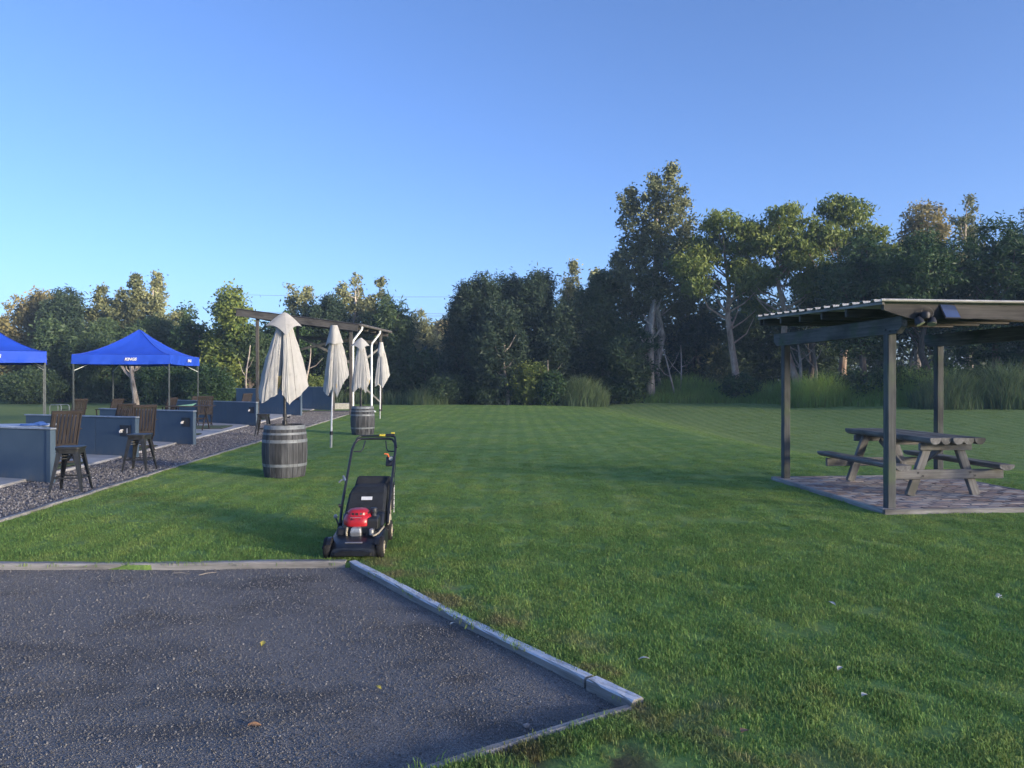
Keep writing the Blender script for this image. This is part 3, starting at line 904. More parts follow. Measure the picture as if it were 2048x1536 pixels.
paving = pv_empty('paved_pad'); tag(paving, kind='structure')
x0, x1, y0, y1 = -0.10, PW + 0.12, -0.10, PD + 0.14
MB().prism([(x0, y0), (x1, y0), (x1, y1), (x0, y1)], -0.10, PZ - 0.012).build('bedding', M['sand'], paving)
bl, bw, jt = 0.226, 0.112, 0.006
bmes = box_me(bl, bw, 0.05, 0.005, M['brick'])
bhalf = box_me(bl / 2 - jt / 2, bw, 0.05, 0.005, M['brick'])
rng = random.Random(12)
ny_ = int((y1 - y0) / (bw + jt)); nx_ = int((x1 - x0) / (bl + jt))
for j in range(ny_):
    yy = y0 + (j + .5) * (y1 - y0) / ny_
    if j % 2 == 0:
        cells = [(x0 + (i + .5) * (x1 - x0) / nx_, bmes) for i in range(nx_)]
    else:
        cells = [(x0 + i * (x1 - x0) / nx_, bmes) for i in range(1, nx_)] + [(x0 + .25 * (x1 - x0) / nx_, bhalf), (x1 - .25 * (x1 - x0) / nx_, bhalf)]
    for (xx, me) in cells:
        Mx = Matrix.Translation((xx, yy, PZ - 0.025 + rng.uniform(-.003, .003))) @ Euler((rng.uniform(-.012, .012), rng.uniform(-.008, .008), rng.uniform(-.012, .012))).to_matrix().to_4x4()
        link('brick', me, None, paving, Mx)
for (p, q) in (((x0 - .05, y0 - .025), (x1 + .05, y0 - .025)), ((x0 - .025, y0), (x0 - .025, y1)), ((x0 - .05, y1 + .025), (x1 + .05, y1 + .025)), ((x1 + .025, y0), (x1 + .025, y1))):
    bar('border_timber', (p[0], p[1], PZ - .055), (q[0], q[1], PZ - .055), .045, .12, M['edging'], paving, bev=.008)

shel = pv_empty('timber_shelter')
tag(shel, 'open timber shelter with corrugated roof over the picnic table', 'shelter')
def worn_post(x, y, h, parent, s=.105, seed=0):
    rg = random.Random(seed)
    n = 16; rings = []
    for i in range(n + 1):
        z = PZ - .03 + (h - PZ + .03) * i / n
        j = lambda a=.0025: rg.uniform(-a, a)
        c, k = .010, s / 2
        # local x runs up the post so that the grain follows it
        rings.append([(z, -k + j(), -k + c), (z, -k + c, -k + j()), (z, k - c, -k + j()), (z, k + j(), -k + c), (z, k + j(), k - c), (z, k - c, k + j()), (z, -k + c, k + j()), (z, -k + j(), k - c)])
    Mx = Matrix.Translation((x, y, 0)) @ Matrix(((0, 0, 1), (0, 1, 0), (-1, 0, 0))).transposed().to_4x4()
    Mx = Matrix.Translation((x, y, 0)) @ Matrix(((0, 0, 1, 0), (0, 1, 0, 0), (1, 0, 0, 0), (0, 0, 0, 1)))
    return MB().loft(rings).build('post', M['post'], parent, Mx)
for i, (x, y) in enumerate(((0, 0), (0, PD), (PW, PD), (PW, 0))):
    worn_post(x, y, 2.11, shel, seed=i)
def chamfer_beam(name, x, ya, yb, z0, z1, t, parent, mat, cham=.10):
    """beam along local y with under-cut ends"""
    h = z1 - z0
    L = yb - ya
    prof = [(-L / 2, h / 2), (L / 2, h / 2), (L / 2, -h / 2 + cham * .8), (L / 2 - cham, -h / 2), (-L / 2 + cham, -h / 2), (-L / 2, -h / 2 + cham * .8)]
    v = [(px, -t / 2, pz) for px, pz in prof] + [(px, t / 2, pz) for px, pz in prof]
    n = len(prof)
    f = [tuple(range(n)), tuple(range(2 * n - 1, n - 1, -1))] + [(k, n + k, n + (k + 1) % n, (k + 1) % n) for k in range(n)]
    Mx = along((x, ya, (z0 + z1) / 2), (x, yb, (z0 + z1) / 2))
    return MB().add(v, f).build(name, mat, parent, Mx, bevel=.006)
bl_ = chamfer_beam('bearer', -0.01, -0.30, PD + 0.32, 2.105, 2.30, .075, shel, M['wood'])
chamfer_beam('bearer', PW + .01, -0.30, PD + 0.32, 2.105, 2.30, .075, shel, M['wood'])
def roofz(x, y): return 2.455 + 0.034 * (y + .42) - 0.006 * (x + .32)
for y in (0.42, 1.02, 1.62, 2.22, 2.80):
    bar('purlin', (-0.31, y, roofz(-.3, y) - .085), (PW + .3, y, roofz(PW, y) - .085), .048, .105, M['rafter'], shel)
# front fascia: a thick waney-edged slab
rg = random.Random(21)
n = 40; rings = []
Lf = PW + .62
for i in range(n + 1):
    x = -Lf / 2 + Lf * i / n
    u = i / n
    low = -.085 - .012 * math.sin(x * 3.1) + rg.uniform(-.004, .004)
    if u < .12: low = -.085 + .10 * (1 - u / .12) ** 1.3
    rings.append([(x, -.03, low), (x, .03, low + .006), (x, .03, .085), (x, -.03, .085)])
Mx = along((-.30, -.34, 2.345), (PW + .32, -.34, 2.335))
MB().loft(rings).build('fascia', M['shedwood'], shel, Mx, bevel=0)
bar('edge_batten', (-.325, -.40, roofz(-.3, -.4) - .022), (-.325, PD + .24, roofz(-.3, PD) - .022), .035, .035, M['edging'], shel)
bar('back_batten', (-.31, PD + .24, roofz(0, PD) - .075), (PW + .3, PD + .24, roofz(PW, PD) - .075), .045, .10, M['rafter'], shel)
# corrugated sheets, ribs parallel to the front edge
ya, yb, ns = -.42, PD + .27, 5
sw = (yb - ya) / ns
for k in range(ns):
    prof = []
    np_ = 3
    for r_ in range(np_):
        b0 = ya + k * sw + r_ * sw / np_
        p_ = sw / np_
        prof += [(b0, 0), (b0 + p_ * .60, 0), (b0 + p_ * .68, .030), (b0 + p_ * .90, .030)]
    prof.append((ya + (k + 1) * sw + .012, .001))
    xs = [-.36, PW + .36]
    v = [(x, y, roofz(x, y) + z + .0015 * (k % 2)) for y, z in prof for x in xs] + [(x, y, roofz(x, y) + z - .004 + .0015 * (k % 2)) for y, z in prof for x in xs]
    m_, n2 = len(prof), 2 * len(prof)
    f = [(2 * i, 2 * i + 1, 2 * i + 3, 2 * i + 2) for i in range(m_ - 1)] + [(n2 + 2 * i, n2 + 2 * i + 2, n2 + 2 * i + 3, n2 + 2 * i + 1) for i in range(m_ - 1)]
    f += [(2 * i, 2 * i + 2, n2 + 2 * i + 2, n2 + 2 * i) for i in range(m_ - 1)] + [(2 * i + 1, n2 + 2 * i + 1, n2 + 2 * i + 3, 2 * i + 3) for i in range(m_ - 1)]
    f += [(0, n2, n2 + 1, 1), (n2 - 2, n2 - 1, 2 * n2 - 1, 2 * n2 - 2)]
    MB().add(v, f).build('roof_sheet', M['zinc'], shel)
MB().tube([(-.37, ya - .01, roofz(0, ya) + .012), (PW + .37, ya - .01, roofz(PW, ya) + .012)], .017, 8).build('roof_edge_roll', M['zinc'], shel, smooth=True)
for (y, z) in ((-.08, 2.14), (-.20, 2.14), (.0, 2.16), (PD, 2.16), (PD + .1, 2.22)):
    MB().lathe([(.011, -.006), (.009, .006)], 8, (-.052, y, z), 'X').build('bolt', M['plate'], shel)

# solar panel and twin lamp on the fascia
sp_ = pv_empty('solar_panel', .46, -.405, 2.345)
tag(sp_, 'small tilted blue solar panel on the shelter fascia', 'solar panel')
Mx = Euler((math.radians(58), math.radians(0), math.radians(4))).to_matrix().to_4x4()
MB().box((0, 0, 0), (.20, .20, .016)).build('panel_frame', M['plate'], sp_, Mx)
MB().box((0, -.0, .0105), (.18, .18, .006)).build('cell', M['solar'], sp_, Mx)
MB().tube([(0, .02, -.02), (0, .035, -.03)], .014, 8).build('bracket', M['plate'], sp_)
fl = pv_empty('twin_lamp', .155, -.40, 2.27)
tag(fl, 'black twin headed security lamp with coiled cable on the shelter fascia', 'lamp')
MB().lathe([(.02, -.045), (.05, -.035), (.058, 0), (.05, .03), (.02, .045)], 16, (0, -.02, .03)).build('housing', M['plate'], fl, smooth=True)
for sx_ in (-1, 1):
    hd = MB().lathe([(.018, .055), (.036, .045), (.050, .0), (.052, -.03)], 16)
    R = Matrix.Translation((sx_ * .075, -.03, -.045)) @ Euler((math.radians(-22), math.radians(sx_ * 18), 0)).to_matrix().to_4x4()
    h_ = hd.build('lamp_head', M['plate'], fl, R, smooth=True)
    MB().lathe([(.047, -.036), (.047, -.031)], 16).build('lens', M['lens'], h_)
MB().tube([(.075 * math.cos(a) + .03, -.012 + .004 * math.sin(3 * a), .055 + .062 * math.sin(a)) for a in np.linspace(0, 11, 34)], .004, 6).build('cable', M['plate'], fl)

# ------------------------------------------------------------------ picnic table
pt = pv_empty('picnic_table', 1.27, 1.58, PZ)
tag(pt, 'weathered log picnic table with fixed benches under the shelter', 'picnic table')
def halflog(name, x, w, t, ya, yb, ztop, parent, seed):
    """half-round log: flat on top, rounded beneath, grain along local x"""
    rg = random.Random(seed); n = 10; L = yb - ya
    prof = [(-w / 2, -.012), (-w / 2 + .008, 0), (w / 2 - .008, 0), (w / 2, -.012)] + [(w / 2 * math.cos(a), -.014 - (t - .014) * math.sin(a)) for a in np.linspace(.25, math.pi - .25, 9)]
    rings = []
    for i in range(n + 1):
        k = 1 + rg.uniform(-.015, .015)
        rings.append([(-L / 2 + L * i / n, y * k, z + rg.uniform(-.0015, .0015)) for y, z in prof])
    return MB().loft(rings).build(name, M['tablewood'], parent, along((x, ya, ztop), (x, yb, ztop)))
rng = random.Random(5)
for k in range(5):
    halflog('top_log', -.30 + .15 * k, .147, .085, -1.02 + rng.uniform(-.015, .015), 1.0 + rng.uniform(-.015, .015), .775 + rng.uniform(-.003, .003), pt, k)
for s in (-1, 1):
    halflog('bench_log', s * .70, .215, .075, -.98, 1.04, .425, pt, 30 + s)
for y in (-.72, .72):
    o_ = -.055 if y < 0 else .055
    for s in (-1, 1):
        bar('leg', (s * .46, y, -.002), (s * .20, y, .69), .060, .115, M['tablewood'], pt, up=(s * .9, 0, .36), bev=.008)
    chamfer = bar('bench_bearer', (-.80, y + o_, .285), (.80, y + o_, .285), .046, .125, M['tablewood'], pt, bev=.008)
    bar('top_bearer', (-.36, y + o_ * .95, .645), (.36, y + o_ * .95, .645), .046, .095, M['tablewood'], pt, bev=.008)
    bar('stay', (0, y * .95, .62), (0, y * .25, .32), .04, .08, M['tablewood'], pt)
    for s in (-1, 1):
        for dx, dz in ((-.03, .025), (.035, -.02)):
            MB().lathe([(.014, -.006), (.012, .006)], 10, (s * .36 + dx, y + o_ * 1.44, .285 + dz), 'Y').build('bolt', M['plate'], pt)
bar('middle_bearer', (-.34, 0, .645), (.34, 0, .645), .04, .08, M['tablewood'], pt)

# ------------------------------------------------------------------ barrels
def barrel(x, y, label, h=.84, seed=1):
    root = empty('wine_barrel', (x, y, tz(x, y)))
    tag(root, label, 'barrel', 'oak barrels holding umbrellas')
    R = lambda z: .315 + .042 * (1 - (2 * z / h - 1) ** 2)
    N = 24; seg = 14
    rg = random.Random(seed)
    def stave(dw):
        rings = []
        for i in range(seg + 1):
            z = h * i / seg
            w = R(z) * 2 * math.tan(math.pi / N) * dw
            ro = R(z); ri = ro - .026
            rings.append([(z, -w / 2 * ri / ro, ri), (z, w / 2 * ri / ro, ri), (z, w / 2 - .003, ro - .001), (z, w / 2 - .010, ro), (z, -w / 2 + .010, ro), (z, -w / 2 + .003, ro - .001)])
        mb = MB().loft(rings)
        me = bpy.data.meshes.new('stave'); me.from_pydata(mb.v, [], mb.f)
        bm = bmesh.new(); bm.from_mesh(me); bmesh.ops.recalc_face_normals(bm, faces=bm.faces); bm.to_mesh(me); bm.free()
        me.materials.append(M['stave']); return me
    me = stave(.985)
    base = Matrix(((0, 0, 1, 0), (0, -1, 0, 0), (1, 0, 0, 0), (0, 0, 0, 1)))
    for k in range(N):
        link('stave', me, None, root, Matrix.Rotation(2 * math.pi * k / N, 4, 'Z') @ base @ Matrix.Translation((rg.uniform(-.003, .003), 0, rg.uniform(-.002, .002))))
    for (z, w) in ((h - .035, .062), (h - .135, .034), (h - .255, .050), (.200, .046)):
        MB().lathe([(R(z - w / 2) - .004, z - w / 2), (R(z - w / 2) + .004, z - w / 2), (R(z + w / 2) + .004, z + w / 2), (R(z + w / 2) - .004, z + w / 2)], 48, cap=False).build('hoop', M['hoop'], root, smooth=False)
    MB().lathe([(.285, h - .075), (.285, h - .055), (.03, h - .055)], 32).build('head', M['stave'], root)
    return root
B1, B2 = (-3.70, 12.05), (-4.46, 22.1)
barrel(*B1, 'larger front oak barrel with steel hoops on the lawn', seed=2)
barrel(*B2, 'farther oak barrel on the lawn behind the mower handle', seed=3)

# ------------------------------------------------------------------ closed umbrellas
d2r = math.radians
def umbrella(x, y, zg, ztop, hem_pts, cap, pole, label, seed=0, lining=None, lean=0.0):
    """hem_pts: (bearing from the viewer's side in degrees, radius, height) of each tip and notch of the hanging cloth"""
    f0 = math.atan2(-y, -x)                       # bearing towards the viewpoint
    root = empty('closed_umbrella', (x, y, zg))
    root.rotation_euler = (0, lean, 0)
    tag(root, label, 'umbrella', 'closed canvas umbrellas on the lawn')
    rg = random.Random(seed)
    hp = sorted(hem_pts)
    P_ = [Vector((r * math.cos(f0 + d2r(a)), r * math.sin(f0 + d2r(a)), z)) for a, r, z in hp]
    hem, per = [], 16
    for q in range(len(P_)):
        a_, b_ = P_[q], P_[(q + 1) % len(P_)]
        for k in range(per):
            u = k / per
            p = a_.lerp(b_, u)
            bow = .10 * math.sin(math.pi * u) * (b_ - a_).length      # cloth bellies a little between its edges
            rr = math.hypot(p.x, p.y) + 1e-6
            p.x *= 1 + bow * .35 / rr; p.y *= 1 + bow * .35 / rr
            p.z += .012 * math.sin(u * 9 + q)
            hem.append(p)
    NT_, NZ = len(hem), 30
    ph = [rg.uniform(0, 6) for _ in range(4)]
    v = []
    for j in range(NZ + 1):
        t = j / NZ
        for k, p in enumerate(hem):
            rh = math.hypot(p.x, p.y); c_, s_ = p.x / rh, p.y / rh
            r = .042 + (rh - .042) * (t ** .92) + .030 * math.sin(math.pi * t) * (rh / .4)
            w = k / per
            r += .006 * math.sin(w * 9.3 + 5 * t + ph[0]) * t + .004 * math.sin(w * 21 - 9 * t + ph[1]) * (.3 + t) + .003 * math.sin(31 * t + w * 4 + ph[2])
            v.append((max(.028, r) * c_, max(.028, r) * s_, ztop + (p.z - ztop) * t))
    f = [(j * NT_ + k, (j + 1) * NT_ + k, (j + 1) * NT_ + (k + 1) % NT_, j * NT_ + (k + 1) % NT_) for j in range(NZ) for k in range(NT_)]
    f.append(tuple(range(NT_)))
    cn = MB().add(v, f).build('canopy', M['canvas'], root, smooth=True)
    for q in range(0, len(P_), 2):                # stitched seams
        kk = q * per + 5
        pts_ = [Vector(v[j * NT_ + kk]) for j in range(6, NZ + 1)]
        pts_ = [Vector((p.x * 1.012, p.y * 1.012, p.z)) for p in pts_]
        MB().tube(pts_, .0028, 5).build('seam', M['stitch'], cn)
    if lining:
        a, r_, z_ = f0 + d2r(lining[0]), lining[1], lining[2]
        v = [(r_ * .9 * math.cos(a - .30), r_ * .9 * math.sin(a - .30), z_ + .10), (r_ * math.cos(a + .26), r_ * math.sin(a + .26), z_ + .12),
             (r_ * 1.05 * math.cos(a + .16), r_ * 1.05 * math.sin(a + .16), z_ - .02), (r_ * math.cos(a - .04), r_ * math.sin(a - .04), z_ - .10), (r_ * .95 * math.cos(a - .22), r_ * .95 * math.sin(a - .22), z_)]
        v2 = [(p[0] * .94, p[1] * .94, p[2]) for p in v]
        MB().add(v + v2, [(0, 1, 2, 3, 4), (9, 8, 7, 6, 5)] + [(i, 5 + i, 5 + (i + 1) % 5, (i + 1) % 5) for i in range(5)]).build('lining', M['lining'], cn)
    cap = (cap[0], [(f0 + d2r(c), r_, d_) for c, r_, d_ in cap[1]], cap[2])
    # vent cap
    zc, corners, flat = cap
    v = []; N2, NZ2 = 96, 14
    if flat:
        for j in range(NZ2 + 1):
            t = j / NZ2
            for k in range(N2):
                th = 2 * math.pi * k / N2
                cr = cd = wgt = 0
                for (c, r_, d_) in corners:
                    d = abs((th - c + math.pi) % (2 * math.pi) - math.pi)
                    w = math.exp(-(d / .42) ** 2)
                    cr += w * r_; cd += w * d_; wgt += w
                rr = cr if wgt > 1 else cr + (1 - wgt) * .15
                dd = cd if wgt > 1 else cd + (1 - wgt) * .42
                v.append(((flat + (rr - flat) * t) * math.cos(th), (flat + (rr - flat) * t) * math.sin(th), ztop + .02 - dd * t))
    else:                                  # a square cloth draped over the peak, straight hems between its corners
        cs = sorted([(c % (2 * math.pi), r_, d_) for c, r_, d_ in corners])
        hem = []
        for q in range(4):
            a_, b_ = cs[q], cs[(q + 1) % 4]
            pa = Vector((a_[1] * math.cos(a_[0]), a_[1] * math.sin(a_[0]), -a_[2])); pb = Vector((b_[1] * math.cos(b_[0]), b_[1] * math.sin(b_[0]), -b_[2]))
            for k in range(N2 // 4):
                u = k / (N2 // 4)
                p = pa.lerp(pb, u); p.z += .07 * math.sin(math.pi * u)
                rr = math.hypot(p.x, p.y)
                if rr < .115: p.x *= .115 / rr; p.y *= .115 / rr
                hem.append(p)
        for j in range(NZ2 + 1):
            t = j / NZ2
            for p in hem:
                v.append((p.x * t ** .86, p.y * t ** .86, ztop + .05 + p.z * t ** 1.12))
    f = [(j * N2 + k, (j + 1) * N2 + k, (j + 1) * N2 + (k + 1) % N2, j * N2 + (k + 1) % N2) for j in range(NZ2) for k in range(N2)]
    if flat: f.append(tuple(range(N2)))
    MB().add(v, f).build('vent_cap', M['canvas'], root, smooth=True)
    if pole == 'black':
        MB().tube([(0, 0, .55), (0, 0, ztop - .05)], .024, 14).build('pole', M['poleblack'], root, smooth=True)
        MB().lathe([(.03, .83), (.04, .84), (.04, .90), (.03, .91)], 14).build('collar', M['poleblack'], root, smooth=True)
        MB().tube([(0.035, 0, .95), (.075, 0, .96), (.085, 0, .98)], .009, 8).build('knob', M['poleblack'], root)
        MB().lathe([(.034, .96), (.034, 1.02)], 14).build('lock_ring', M['poleblack'], root)
    else:
        MB().tube([(0, 0, .30), (0, 0, ztop - .05)], .021, 14).build('pole', M['polewhite'], root, smooth=True)
        MB().tube([(0, 0, -.04), (0, 0, .31)], .031, 14).build('sleeve', M['sleeve'], root, smooth=True)
        MB().lathe([(.030, .30), (.040, .31), (.040, .38), (.030, .39)], 14).build('clamp', M['poleblack'], root, smooth=True)
    return root
umbrella(B1[0], B1[1], tz(*B1), 2.62, [(-120, .36, 1.26), (-97, .41, 1.38), (-72, .385, 1.18), (-38, .21, 1.32), (-24, .075, 1.50), (-10, .24, 1.34), (14, .29, 1.17), (80, .375, 1.46), (118, .20, 1.42), (160, .33, 1.20), (205, .20, 1.44)],
         (0, [(-95, .30, .23), (85, .27, .23), (8, .20, .40), (182, .22, .40)], 0), 'black', 'large closed cream umbrella standing in the front barrel', 1, (-30, .185, 1.52))
umbrella(-4.21, 17.2, tz(-4.21, 17.2), 2.83, [(-85, .21, 1.32), (-32, .18, 1.20), (-2, .11, 1.42), (30, .21, 1.18), (56, .27, 1.50), (84, .37, 1.72), (128, .20, 1.58), (180, .25, 1.30), (-132, .19, 1.52)],
         (0, [(-92, .19, .50), (82, .22, .40), (0, .19, .44), (180, .19, .45)], .075), 'white', 'closed cream umbrella on a white pole between the two barrels', 2, (40, .20, 1.40), d2r(1.6))
umbrella(B2[0] - .05, B2[1], tz(*B2), 2.84, [(-102, .27, 1.50), (-75, .25, 1.24), (-8, .12, 1.42), (38, .23, 1.24), (62, .27, 1.60), (84, .29, 1.64), (120, .18, 1.5), (175, .26, 1.28), (-140, .18, 1.5)],
         (0, [(-92, .30, .26), (86, .26, .25), (5, .22, .42), (182, .22, .40)], 0), 'black', 'closed cream umbrella standing in the farther barrel between the downpipes', 3, (66, .255, 1.58))
umbrella(-5.43, 30.4, tz(-5.43, 30.4), 3.12, [(-78, .23, 1.30), (-20, .11, 1.42), (24, .22, 1.26), (54, .28, 1.52), (84, .37, 1.80), (125, .20, 1.6), (180, .25, 1.30), (-130, .20, 1.5)],
         (0, [(-92, .17, .60), (84, .20, .62), (0, .17, .60), (180, .18, .6)], .075), 'white', 'farthest closed cream umbrella, rightmost, on a white pole', 4, None, d2r(1.0))

# ------------------------------------------------------------------ lawn mower
mw = empty('lawn_mower', (-1.385, 6.50, 0.0), math.radians(3.5))
tag(mw, 'black push lawn mower with red engine and rear catcher on the lawn corner', 'lawn mower')
def wheel(x, y, r, w):
    wh = MB().lathe([(r * .58, -w / 2), (r * .90, -w / 2), (r, -w / 2 + .012), (r, w / 2 - .012), (r * .90, w / 2), (r * .58, w / 2)], 28, (0, 0, 0), 'X').build('wheel', M['rubber'], mw, Matrix.Translation((x, y, r)), smooth=True)
    s = 1 if x > 0 else -1
    MB().lathe([(r * .62, s * (w / 2 - .012)), (r * .60, s * (w / 2 + .003)), (r * .42, s * (w / 2 - .004)), (r * .16, s * (w / 2 + .008)), (.004, s * (w / 2 + .010))], 24, (0, 0, 0), 'X').build('rim', M['cream'], wh, smooth=True)
    if x < 0: MB().lathe([(r * .60, w / 2 - .012), (r * .40, w / 2 - .002), (.004, w / 2)], 20, (0, 0, 0), 'X').build('rim', M['cream'], wh, smooth=True)
    MB().lathe([(.018, s * (w / 2)), (.014, s * (w / 2 + .02))], 10, (0, 0, 0), 'X').build('hub', M['plate'], wh)
    for k in range(18):
        a = 2 * math.pi * k / 18
        pass
wheel(-.228, 0, .093, .062); wheel(.228, 0, .093, .062); wheel(-.225, .70, .100, .058); wheel(.228, .70, .100, .058)
# deck: lofted shell, narrower and lower at the nose
def dring(y, hw, zt, zb, c=.05):
    return [(-hw, y, zb), (-hw, y, zt - c), (-hw + c * .5, y, zt - c * .25), (-hw + c * 1.4, y, zt), (-.06, y, zt + .006), (.06, y, zt + .006), (hw - c * 1.4, y, zt), (hw - c * .5, y, zt - c * .25), (hw, y, zt - c), (hw, y, zb)]
MB().loft([dring(-.115, .150, .075, .045, .015), dring(-.105, .185, .105, .035, .03), dring(-.06, .205, .130, .035), dring(.03, .205, .152, .035), dring(.14, .238, .172, .035), dring(.36, .245, .178, .035), dring(.55, .235, .178, .035), dring(.66, .205, .165, .04)]).build('deck', M['deck'], mw, smooth=True)
MB().loft([[(-.165, -.118, .040), (-.165, -.122, .075), (-.10, -.124, .098), (.10, -.124, .098), (.165, -.122, .075), (.165, -.118, .040)],
           [(-.150, -.128, .046), (-.150, -.131, .072), (-.09, -.133, .090), (.09, -.133, .090), (.150, -.131, .072), (.150, -.128, .046)]]).build('front_bumper', M['deck'], mw, smooth=False)
bar('nose_badge', (-.075, -.045, .1435), (.075, -.045, .1435), .016, .006, M['silver'], mw, up=(0, -.25, 1), bev=.001)
for s in (-1, 1):
    MB().loft([[(s * .19, -.02 + .10 * math.cos(a), .085 + .108 * math.sin(a)) for a in np.linspace(.25, 2.6, 10)] + [(s * .19, -.02 + .094 * math.cos(a), .085 + .100 * math.sin(a)) for a in np.linspace(2.6, .25, 10)],
               [(s * .225, -.02 + .10 * math.cos(a), .085 + .104 * math.sin(a)) for a in np.linspace(.25, 2.6, 10)] + [(s * .225, -.02 + .094 * math.cos(a), .085 + .098 * math.sin(a)) for a in np.linspace(2.6, .25, 10)]]).build('wheel_arch', M['deck'], mw, smooth=True)
# engine block, shroud, tank, muffler
MB().loft([[(-.145, .16, .17), (.165, .16, .17), (.165, .45, .17), (-.145, .45, .17)], [(-.14, .17, .255), (.15, .17, .255), (.15, .44, .255), (-.14, .44, .255)]]).build('engine_block', M['engine'], mw, bevel=.012)
def ering(a, b, z, cx=-.005, cy=.285, n=28, p=2.6):
    out = []
    for k in range(n):
        t = 2 * math.pi * k / n
        c, s = math.cos(t), math.sin(t)
        out.append((cx + a * abs(c) ** (2 / p) * (1 if c > 0 else -1), cy + b * abs(s) ** (2 / p) * (1 if s > 0 else -1), z))
    return out
sh = MB().loft([ering(.130, .135, .245), ering(.133, .140, .262), ering(.130, .136, .300), ering(.112, .118, .335), ering(.104, .110, .342)]).build('engine_cover', M['red'], mw, smooth=True)
MB().loft([ering(.098, .104, .338), ering(.096, .100, .362), ering(.078, .082, .380), ering(.045, .048, .388)]).build('starter_dome', M['red'], sh, smooth=True)
for k in range(9):
    a = d2r(-90 + (k - 4) * 22)
    cx_, cy_ = -.005 + .099 * math.cos(a), .285 + .104 * math.sin(a)
    MB().box((0, 0, 0), (.006, .022, .020), None).build('vent_slot', M['engine'], sh, Matrix.Translation((cx_, cy_, .352)) @ Matrix.Rotation(a, 4, 'Z'))
MB().box((0, 0, 0), (.085, .004, .022)).build('cover_badge', M['plate'], sh, Matrix.Translation((-.012, .160, .312)) @ Matrix.Rotation(d2r(-38), 4, 'X'))
for dz, w in ((-.014, .075), (.012, .10)):
    MB().box((0, 0, 0), (w, .005, .005)).build('badge_trim', M['silver'], sh, Matrix.Translation((-.012, .159 - dz * .5 * 0, .312 + dz)) @ Matrix.Rotation(d2r(-38), 4, 'X'))
MB().loft([[(-.055, .10, .16), (.045, .10, .16), (.045, .17, .16), (-.055, .17, .16)], [(-.055, .095, .20), (.045, .095, .20), (.045, .17, .20), (-.055, .17, .20)], [(-.045, .105, .245), (.035, .105, .245), (.035, .17, .245), (-.045, .17, .245)]]).build('muffler', M['silver'], mw, bevel=.010)
for k in range(4):
    bar('muffler_fin', (-.035, .095, .172 + .012 * k), (.025, .095, .172 + .012 * k), .006, .005, M['chrome'], mw, bev=.001)
MB().loft([[(-.185, .13, .165), (-.085, .13, .165), (-.085, .27, .165), (-.185, .27, .165)], [(-.18, .14, .235), (-.095, .14, .235), (-.095, .26, .235), (-.18, .26, .235)]]).build('recoil_housing', M['engine'], mw, bevel=.014)
MB().tube([(-.085, .12, .16), (-.088, .115, .20), (-.082, .12, .245)], .009, 8).build('guard_rod', M['cream'], mw, smooth=True)
MB().lathe([(.026, -.004), (.026, .01), (.016, .014)], 16, (-.135, .130, .20), 'Y').build('oil_cap', M['plate'], mw, smooth=True)
tk = MB().loft([[(.085, .17, .20), (.185, .17, .20), (.185, .36, .20), (.085, .36, .20)], [(.085, .165, .30), (.188, .165, .30), (.188, .365, .30), (.085, .365, .30)], [(.095, .18, .318), (.178, .18, .318), (.178, .35, .318), (.095, .35, .318)]]).build('fuel_tank', M['engine'], mw, bevel=.012)
MB().lathe([(.030, .0), (.032, .012), (.032, .040), (.026, .048)], 18, (.135, .285, .345)).build('fuel_cap', M['plate'], mw, smooth=True)
MB().lathe([(.034, 0), (.022, .03)], 16, (.135, .285, .316)).build('filler_neck', M['plate'], mw, smooth=True)
MB().loft([[(.085, .12, .165), (.16, .12, .165), (.16, .18, .165), (.085, .18, .165)], [(.09, .125, .235), (.155, .125, .235), (.155, .18, .235), (.09, .18, .235)]]).build('air_filter', M['engine'], mw, bevel=.008)
MB().lathe([(.012, -.02), (.022, -.015), (.022, .03), (.01, .04)], 14, (.135, .108, .195), 'Z').build('carburettor', M['silver'], mw, smooth=True)
MB().tube([(.16, .02, .185), (.20, .08, .20), (.235, .20, .235)], .008, 8).build('height_lever', M['cream'], mw, smooth=True)
MB().tube([(-.19, .38, .17), (-.215, .40, .24), (-.23, .41, .275)], .007, 8).build('drive_lever', M['plate'], mw, smooth=True)
MB().lathe([(.006, -.02), (.018, -.012), (.020, .004), (.010, .020)], 14, (-.235, .412, .292)).build('lever_knob', M['sleeve'], mw, smooth=True)
# rear hood and catcher
MB().loft([[(-.19, .47, .17), (.20, .47, .17), (.20, .70, .17), (-.19, .70, .17)], [(-.19, .56, .30), (.20, .56, .30), (.20, .72, .30), (-.19, .72, .30)]]).build('rear_hood', M['deck'], mw, bevel=.02)
bg = MB().loft([[(-.185, .60, .16), (.195, .60, .16), (.195, 1.12, .14), (-.185, 1.12, .14)], [(-.185, .62, .30), (.195, .62, .30), (.198, 1.16, .30), (-.188, 1.16, .30)],
           [(-.170, .80, .455), (.190, .80, .455), (.195, 1.16, .47), (-.175, 1.16, .47)], [(-.135, .90, .500), (.180, .90, .500), (.175, 1.10, .510), (-.130, 1.10, .510)]]).build('catcher', M['bag'], mw, bevel=.022)
MB().box((0, 0, 0), (.105, .04, .004)).build('label', M['white'], bg, along((-.045, .735, .408), (.065, .735, .408), (0, -.66, .75)))
MB().loft([[(-.165, 1.00, .24), (.238, 1.00, .24), (.238, 1.18, .24), (-.165, 1.18, .24)], [(-.160, 1.06, .48), (.236, 1.06, .48), (.236, 1.19, .48), (-.160, 1.19, .48)], [(-.135, 1.13, .575), (.200, 1.13, .570), (.200, 1.18, .570), (-.135, 1.18, .575)]]).build('catcher_frame', M['bag'], bg, bevel=.014)
link('lettering', text_me('HONDA', .085, M['white'], bold=.003), None, bg, facing((.2405, 1.095, .365), (1, 0, .0), (0, -1, .12)))
